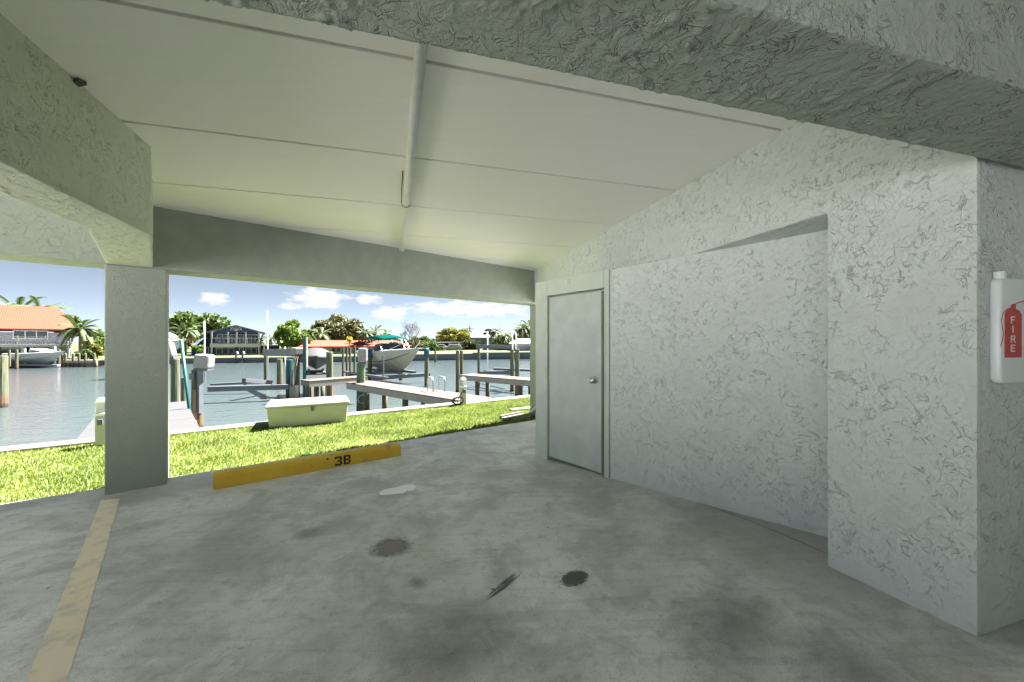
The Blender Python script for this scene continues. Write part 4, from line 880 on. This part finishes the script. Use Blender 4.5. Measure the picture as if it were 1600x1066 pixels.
for px, ty, lb in ((734, 510, 'taller utility pole left of the cupola house'), (684.5, 517, 'shorter utility pole behind the yellow-green tree')):
    b = ray(px, HY, depth=95); t_ = ray(px, ty, depth=95); root = thing('utility_pole', lb, 'utility pole', (b.x, b.y, -.6), .3, 'utility poles across the canal'); h_ = t_.z+.6
    MB().tube([(0, 0, -.3), (0, 0, h_)], [.2, .14], 8).build('shaft', 'twig_grey', root); MB().box((0, 0, h_-.6), (1.8, .12, .14)).build('crossarm', 'twig_grey', root); MB().lathe([(.16, 0), (.16, .6)], n=8).build('transformer', 'dark_metal', root).location = (.25, -.15, h_-1.7)
# pair of davits on the far wall
for px, lb in ((369, 'left curved davit on the seawall below the blue house'), (379, 'right curved davit on the seawall below the blue house')):
    b = ray(px, 564, depth=51.5); root = thing('davit', lb, 'davit', tuple(b), .3, 'davits below the blue house'); MB().tube([(0, 0, -.6), (0, 0, .9), (.1, -.2, 1.2), (.35, -.7, 1.2), (.5, -1.0, .9)], .13, 8).build('arm', 'dark_metal', root); MB().box((0, 0, -.3), (.4, .4, .5)).build('foot', 'bark', root)

# ------------------------------------------------------------------ trees
def leaves(name, mat, parent, cen, rad, n, size, seed, flat=.8, shell=.55):
    rg = np.random.default_rng(seed); cen = np.array(cen); rad = np.array(rad); w = rad**2; idx = rg.choice(len(cen), n, p=w/w.sum())
    d = rg.normal(size=(n, 3)); d /= np.linalg.norm(d, axis=1)[:, None]; rr = rad[idx]*(shell+(1-shell)*rg.random(n)**.5)*(.75+.5*rg.random(n)); c = cen[idx]+d*rr[:, None]*np.array([1, 1, flat])
    a = rg.normal(size=(n, 3)); a /= np.linalg.norm(a, axis=1)[:, None]; b = np.cross(a, rg.normal(size=(n, 3))); b /= np.linalg.norm(b, axis=1)[:, None]
    s_ = size*(.6+.8*rg.random(n))[:, None]; vx = np.stack([c-a*s_, c+b*s_*.55, c+a*s_, c-b*s_*.55], 1)
    me = bpy.data.meshes.new(name); me.vertices.add(n*4); me.vertices.foreach_set('co', vx.ravel()); me.loops.add(n*4); me.loops.foreach_set('vertex_index', np.arange(n*4)); me.polygons.add(n); me.polygons.foreach_set('loop_start', np.arange(n)*4); me.update(calc_edges=True); me.materials.append(MT[mat])
    return link(bpy.data.objects.new(name, me), parent)
def tree(name, label, px, ytop, wpx, depth, mat, seed, n=4500, size=.30, nclump=22, base=-.7, low=.28, flat=.8, group='trees across the canal', bark='bark'):
    rg = random.Random(seed); b = ray(px, HY, depth=depth); H_ = CH-(ytop-HY)/F*depth-base; Wd = wpx/F*depth/2; root = thing(name, label, 'tree' if 'shrub' not in name else 'shrub', (b.x, b.y, base), 0, group)
    cen = []; rad = []; m = MB(); tr = max(.06, H_*.028)
    zc = H_*(low+1)/2; zr = H_*(1-low)/2
    m.tube([(0, 0, -.3), (tr*.5, 0, H_*low*.6), (0, tr, H_*.55)], [tr*1.3, tr, tr*.5], 8)
    for i in range(nclump):
        a = rg.uniform(0, 6.283); ph = math.asin(rg.uniform(-.9, 1)); q = rg.uniform(.45, .85); r_ = min(Wd, zr*1.4)*rg.uniform(.22, .42)
        c = Vector((math.cos(a)*math.cos(ph)*Wd*q, math.sin(a)*math.cos(ph)*Wd*.8*q, zc+math.sin(ph)*zr*q)); cen.append(c); rad.append(r_)
        if i % 2 == 0: m.tube([(0, 0, H_*rg.uniform(low*.5, .5)), c*.55+Vector((0, 0, zc*.35)), c], [tr*.45, tr*.28, tr*.1], 5)
    m.build('trunk', bark, root); leaves('crown', mat, root, cen, rad, n, size, seed, flat); return root
def frond_mesh(name, mat, L_, droop, n=16, wid=.42, up=.5):
    m = MB(); pts = []
    for i in range(n+1):
        t = i/n; pts.append(Vector((L_*(t-.12*t*t*droop), 0, L_*(up*t-droop*.62*t*t))))
    for i in range(n):
        a, b = pts[i], pts[i+1]; m.add([a+Vector((0, -.025, 0)), b+Vector((0, -.02, 0)), b+Vector((0, .02, 0)), a+Vector((0, .025, 0))], [(0, 1, 2, 3)])
        if i > 1:
            t = i/n; l = wid*L_*.6*math.sin(min(1, t*1.6)*math.pi*.5)*(1.15-t*.75)
            for s_ in (-1, 1):
                d = (b-a).normalized(); tip = a+d*l*.55+Vector((0, s_*l*.8, -l*.28)); w_ = d*.24*L_/2.; m.add([a-w_*.4, a+w_*.6, tip+w_*.1], [(0, 1, 2)])
    return m.mesh(name, mat)
FR = [frond_mesh('frond', 'palm_green', 2.2, d, up=u_) for d, u_ in ((1.0, .8), (1.3, .5), (1.6, .25), (1.1, 1.25))]; FR.append(frond_mesh('frond', 'palm_dry', 1.9, 1.7, up=-.2))
def palm(label, px, ytop, depth, base=-.7, nf=20, scale=None, seed=1, lean=.0, ratio=.33, dry=2, shag=0):
    rg = random.Random(seed); b = ray(px, HY, depth=depth); H_ = CH-(ytop-HY)/F*depth-base; s_ = scale or H_*ratio/1.6; hub = H_-1.15*s_
    root = thing('palm_tree', label, 'palm tree', (b.x, b.y, base), 0, 'palms across the canal'); m = MB(); tw = .12*max(.7, s_)
    m.tube([(0, 0, -.3), (lean*.3, 0, hub*.4), (lean*.7, 0, hub*.75), (lean, 0, hub)], [tw*1.25, tw, tw*.95, tw*1.1], 9); m.build('trunk', 'palm_bark', root)
    nf = int(nf*1.5)
    for i in range(nf):
        k = 4 if i < dry else rg.choice((0, 0, 1, 1, 2, 3)); o = link(bpy.data.objects.new('frond', FR[k]), root); o.location = (lean, 0, hub); o.rotation_euler = (rg.uniform(-.15, .15), rg.uniform(-.12, .12), i*2.39996+rg.uniform(-.2, .2)); q = s_*rg.uniform(.82, 1.1); o.scale = (q, q, q)
    return root
tree('broad_tree', 'broad green tree right of the square pillar', 303, 487, 92, 74, 'leaf_green', 1, 8000, .42, 34, low=.15)
palm('tall shaggy palm between pillar and blue house', 290, 506, 60, seed=3, nf=26, dry=7); palm('low palm close to the pillar behind the covered boat', 270, 519, 58, seed=4, nf=22, dry=4)
tree('leafy_tree', 'low bright bush in front of the blue wing', 312, 540, 16, 57, 'leaf_bright', 5, 1200, .2, 9)
tree('leafy_tree', 'bright green leafy tree right of the tallest white pole', 455, 503, 52, 66, 'leaf_bright', 6, 6500, .36, 28, low=.08)
palm('small palm right of the blue house', 407, 524, 64, seed=8, nf=18); palm('arching palm left of the bright green tree', 424, 522, 67, seed=9, nf=18)
tree('spreading_oak', 'wide olive oak rising behind the low orange-roofed house', 530, 497, 96, 82, 'leaf_olive', 10, 11000, .42, 44, low=.12, flat=.7)
palm('rounded cabbage palm behind the low house roof', 480, 511, 72, seed=11, nf=24, dry=4); palm('cabbage palm directly behind the dark covered watercraft', 503, 514, 71, seed=12, nf=24, dry=5)
tree('shrub_yellow', 'small yellow flowering shrub above the low house eave', 545, 527, 14, 62.5, 'flower_yellow', 13, 700, .16, 8, low=.7)
palm('dark feathery palm left of the green canopy', 571, 513, 70, seed=14, nf=26, dry=2); palm('windblown palm just above the green canopy', 586, 509, 74, seed=15, nf=18, dry=3)
palm('tiny distant palm above the green canopy middle', 597, 516, 90, seed=16, nf=16); palm('tiny distant palm at the green canopy right end', 604, 515, 92, seed=17, nf=16)
tree('broad_tree', 'yellow-green domed tree left of the cupola house', 707, 514, 62, 88, 'leaf_yellow', 18, 8000, .38, 30, low=.12)
tree('broad_tree', 'dark low tree under the bare branches', 640, 532, 62, 86, 'leaf_dark', 19, 5000, .36, 26, low=.05); tree('broad_tree', 'dark green thicket below the taller utility pole', 733, 533, 34, 84, 'leaf_dark', 20, 3500, .34, 20, low=.03)
tree('broad_tree', 'reddish olive bush near the bow of the cream boat', 655, 535, 30, 80, 'leaf_olive', 21, 2600, .32, 16, low=.03)
palm('cabbage palm right of the cupola house', 776, 512, 84, seed=22, nf=26, dry=3); palm('dry yellowish palm left of the white guide poles', 787, 518, 80, seed=23, nf=26, dry=9); palm('tall palm near the far pillar', 816, 504, 84, seed=24, nf=28, dry=5); palm('leaning palm against the far pillar edge', 828, 501, 88, seed=25, nf=24, dry=2)
tree('broad_tree', 'leafy mass under the right-hand palms', 800, 522, 50, 92, 'leaf_green', 26, 4500, .36, 22, low=.05)
palm('large palm beside the orange-roofed house', 125, 499, 50, seed=27, nf=30, dry=5, ratio=.36); palm('palm top showing over the orange ridge, right of two', 62, 466, 66, seed=28, nf=20); palm('palm top showing over the orange ridge, left of two', 28, 467, 68, seed=29, nf=18)
tree('broad_tree', 'dark tree behind the right gable of the orange roof', 108, 492, 30, 64, 'leaf_green', 30, 3500, .3, 20); tree('leafy_tree', 'light bushes behind the large palm, left of the pillar', 150, 520, 44, 58, 'leaf_bright', 31, 4500, .28, 26, low=.03)
tree('shrub_yellow', 'yellow-leaved shrub at the shore left of the pillar', 152, 537, 20, 50, 'leaf_yellow', 32, 1600, .2, 12, low=.05); tree('leafy_tree', 'low green shrub behind the far dock posts', 136, 546, 26, 48, 'leaf_green', 33, 1600, .2, 12, low=.03)
tree('leafy_tree', 'hedge beside the long low house', 455, 542, 30, 60, 'leaf_green', 34, 2200, .22, 14, low=.02); tree('leafy_tree', 'small bush against the low house wall', 510, 547, 12, 62, 'leaf_bright', 35, 700, .18, 7, low=.02)
for i, (px, wp, yt, mt_) in enumerate(((215, 90, 515, 'leaf_green'), (372, 90, 524, 'leaf_dark'), (600, 70, 527, 'leaf_olive'), (10, 70, 520, 'leaf_green'))):
    tree('broad_tree', ('tree hidden mostly by the square pillar', 'tree line behind the blue house', 'olive tree behind the cream boat', 'tree behind the left end of the orange roof')[i], px, yt, wp, 105, mt_, 40+i, 3500, .45, 22, low=.05)
for i, (px, wp, yt, mt_, dp) in enumerate(((580, 60, 526, 'leaf_green', 92), (628, 40, 531, 'leaf_olive', 78), (672, 44, 537, 'leaf_green', 80), (690, 50, 534, 'leaf_olive', 98), (752, 40, 532, 'leaf_bright', 101), (768, 30, 541, 'leaf_dark', 82), (796, 36, 534, 'leaf_green', 80), (826, 30, 518, 'leaf_yellow', 86), (488, 60, 519, 'leaf_green', 88), (412, 34, 533, 'leaf_green', 70), (347, 40, 521, 'leaf_dark', 90), (268, 40, 524, 'leaf_bright', 66), (664, 46, 525, 'leaf_green', 100), (746, 40, 524, 'leaf_olive', 110))):
    tree('leafy_tree', ('green tree just behind the canopied boat', 'olive bush behind the cream boat windshield', 'low green tree right of the leafless tree', 'low olive trees behind the far carport', 'bright tree behind the cupola house', 'dark bush in front of the cupola house', 'green bush below the white guide poles', 'yellowish tree at the far pillar edge', 'green tree behind the cabbage palms', 'small green tree right of the blue house', 'dark tree behind the blue roof', 'bright tree close to the pillar behind the low palm', 'green tree between the leafless tree and the yellow-green tree', 'distant olive tree between utility pole and cupola house')[i], px, yt, wp, dp, mt_, 60+i, 3600, .34, 22, low=.03)
# bare tree
def branch(m, p, d, l, r, depth, rg):
    q = p+d*l*.5+Vector((rg.uniform(-.05, .05), 0, .02))*l; e = p+d*l; m.tube([p, q, e], [r, r*.85, r*.65], 5 if r > .05 else 3, caps=False)
    if depth == 0: return
    for i in range(rg.choice((2, 3, 3))):
        nd = (d+Vector((rg.uniform(-.75, .75), rg.uniform(-.6, .6), rg.uniform(-.15, .55)))).normalized(); branch(m, e if i else q.lerp(e, .6), nd, l*rg.uniform(.62, .85), r*.62, depth-1, rg)
b = ray(648, HY, depth=84); root = thing('bare_tree', 'leafless grey tree behind the bow of the cream boat', 'tree', (b.x, b.y, -.6), 0, 'trees across the canal'); m = MB(); rg = random.Random(4)
for i in range(4): branch(m, Vector((0, 0, 0)), Vector((rg.uniform(-.6, .6), rg.uniform(-.3, .3), 1)).normalized(), 2.0, .15, 6, rg)
m.build('branches', 'twig_grey', root)
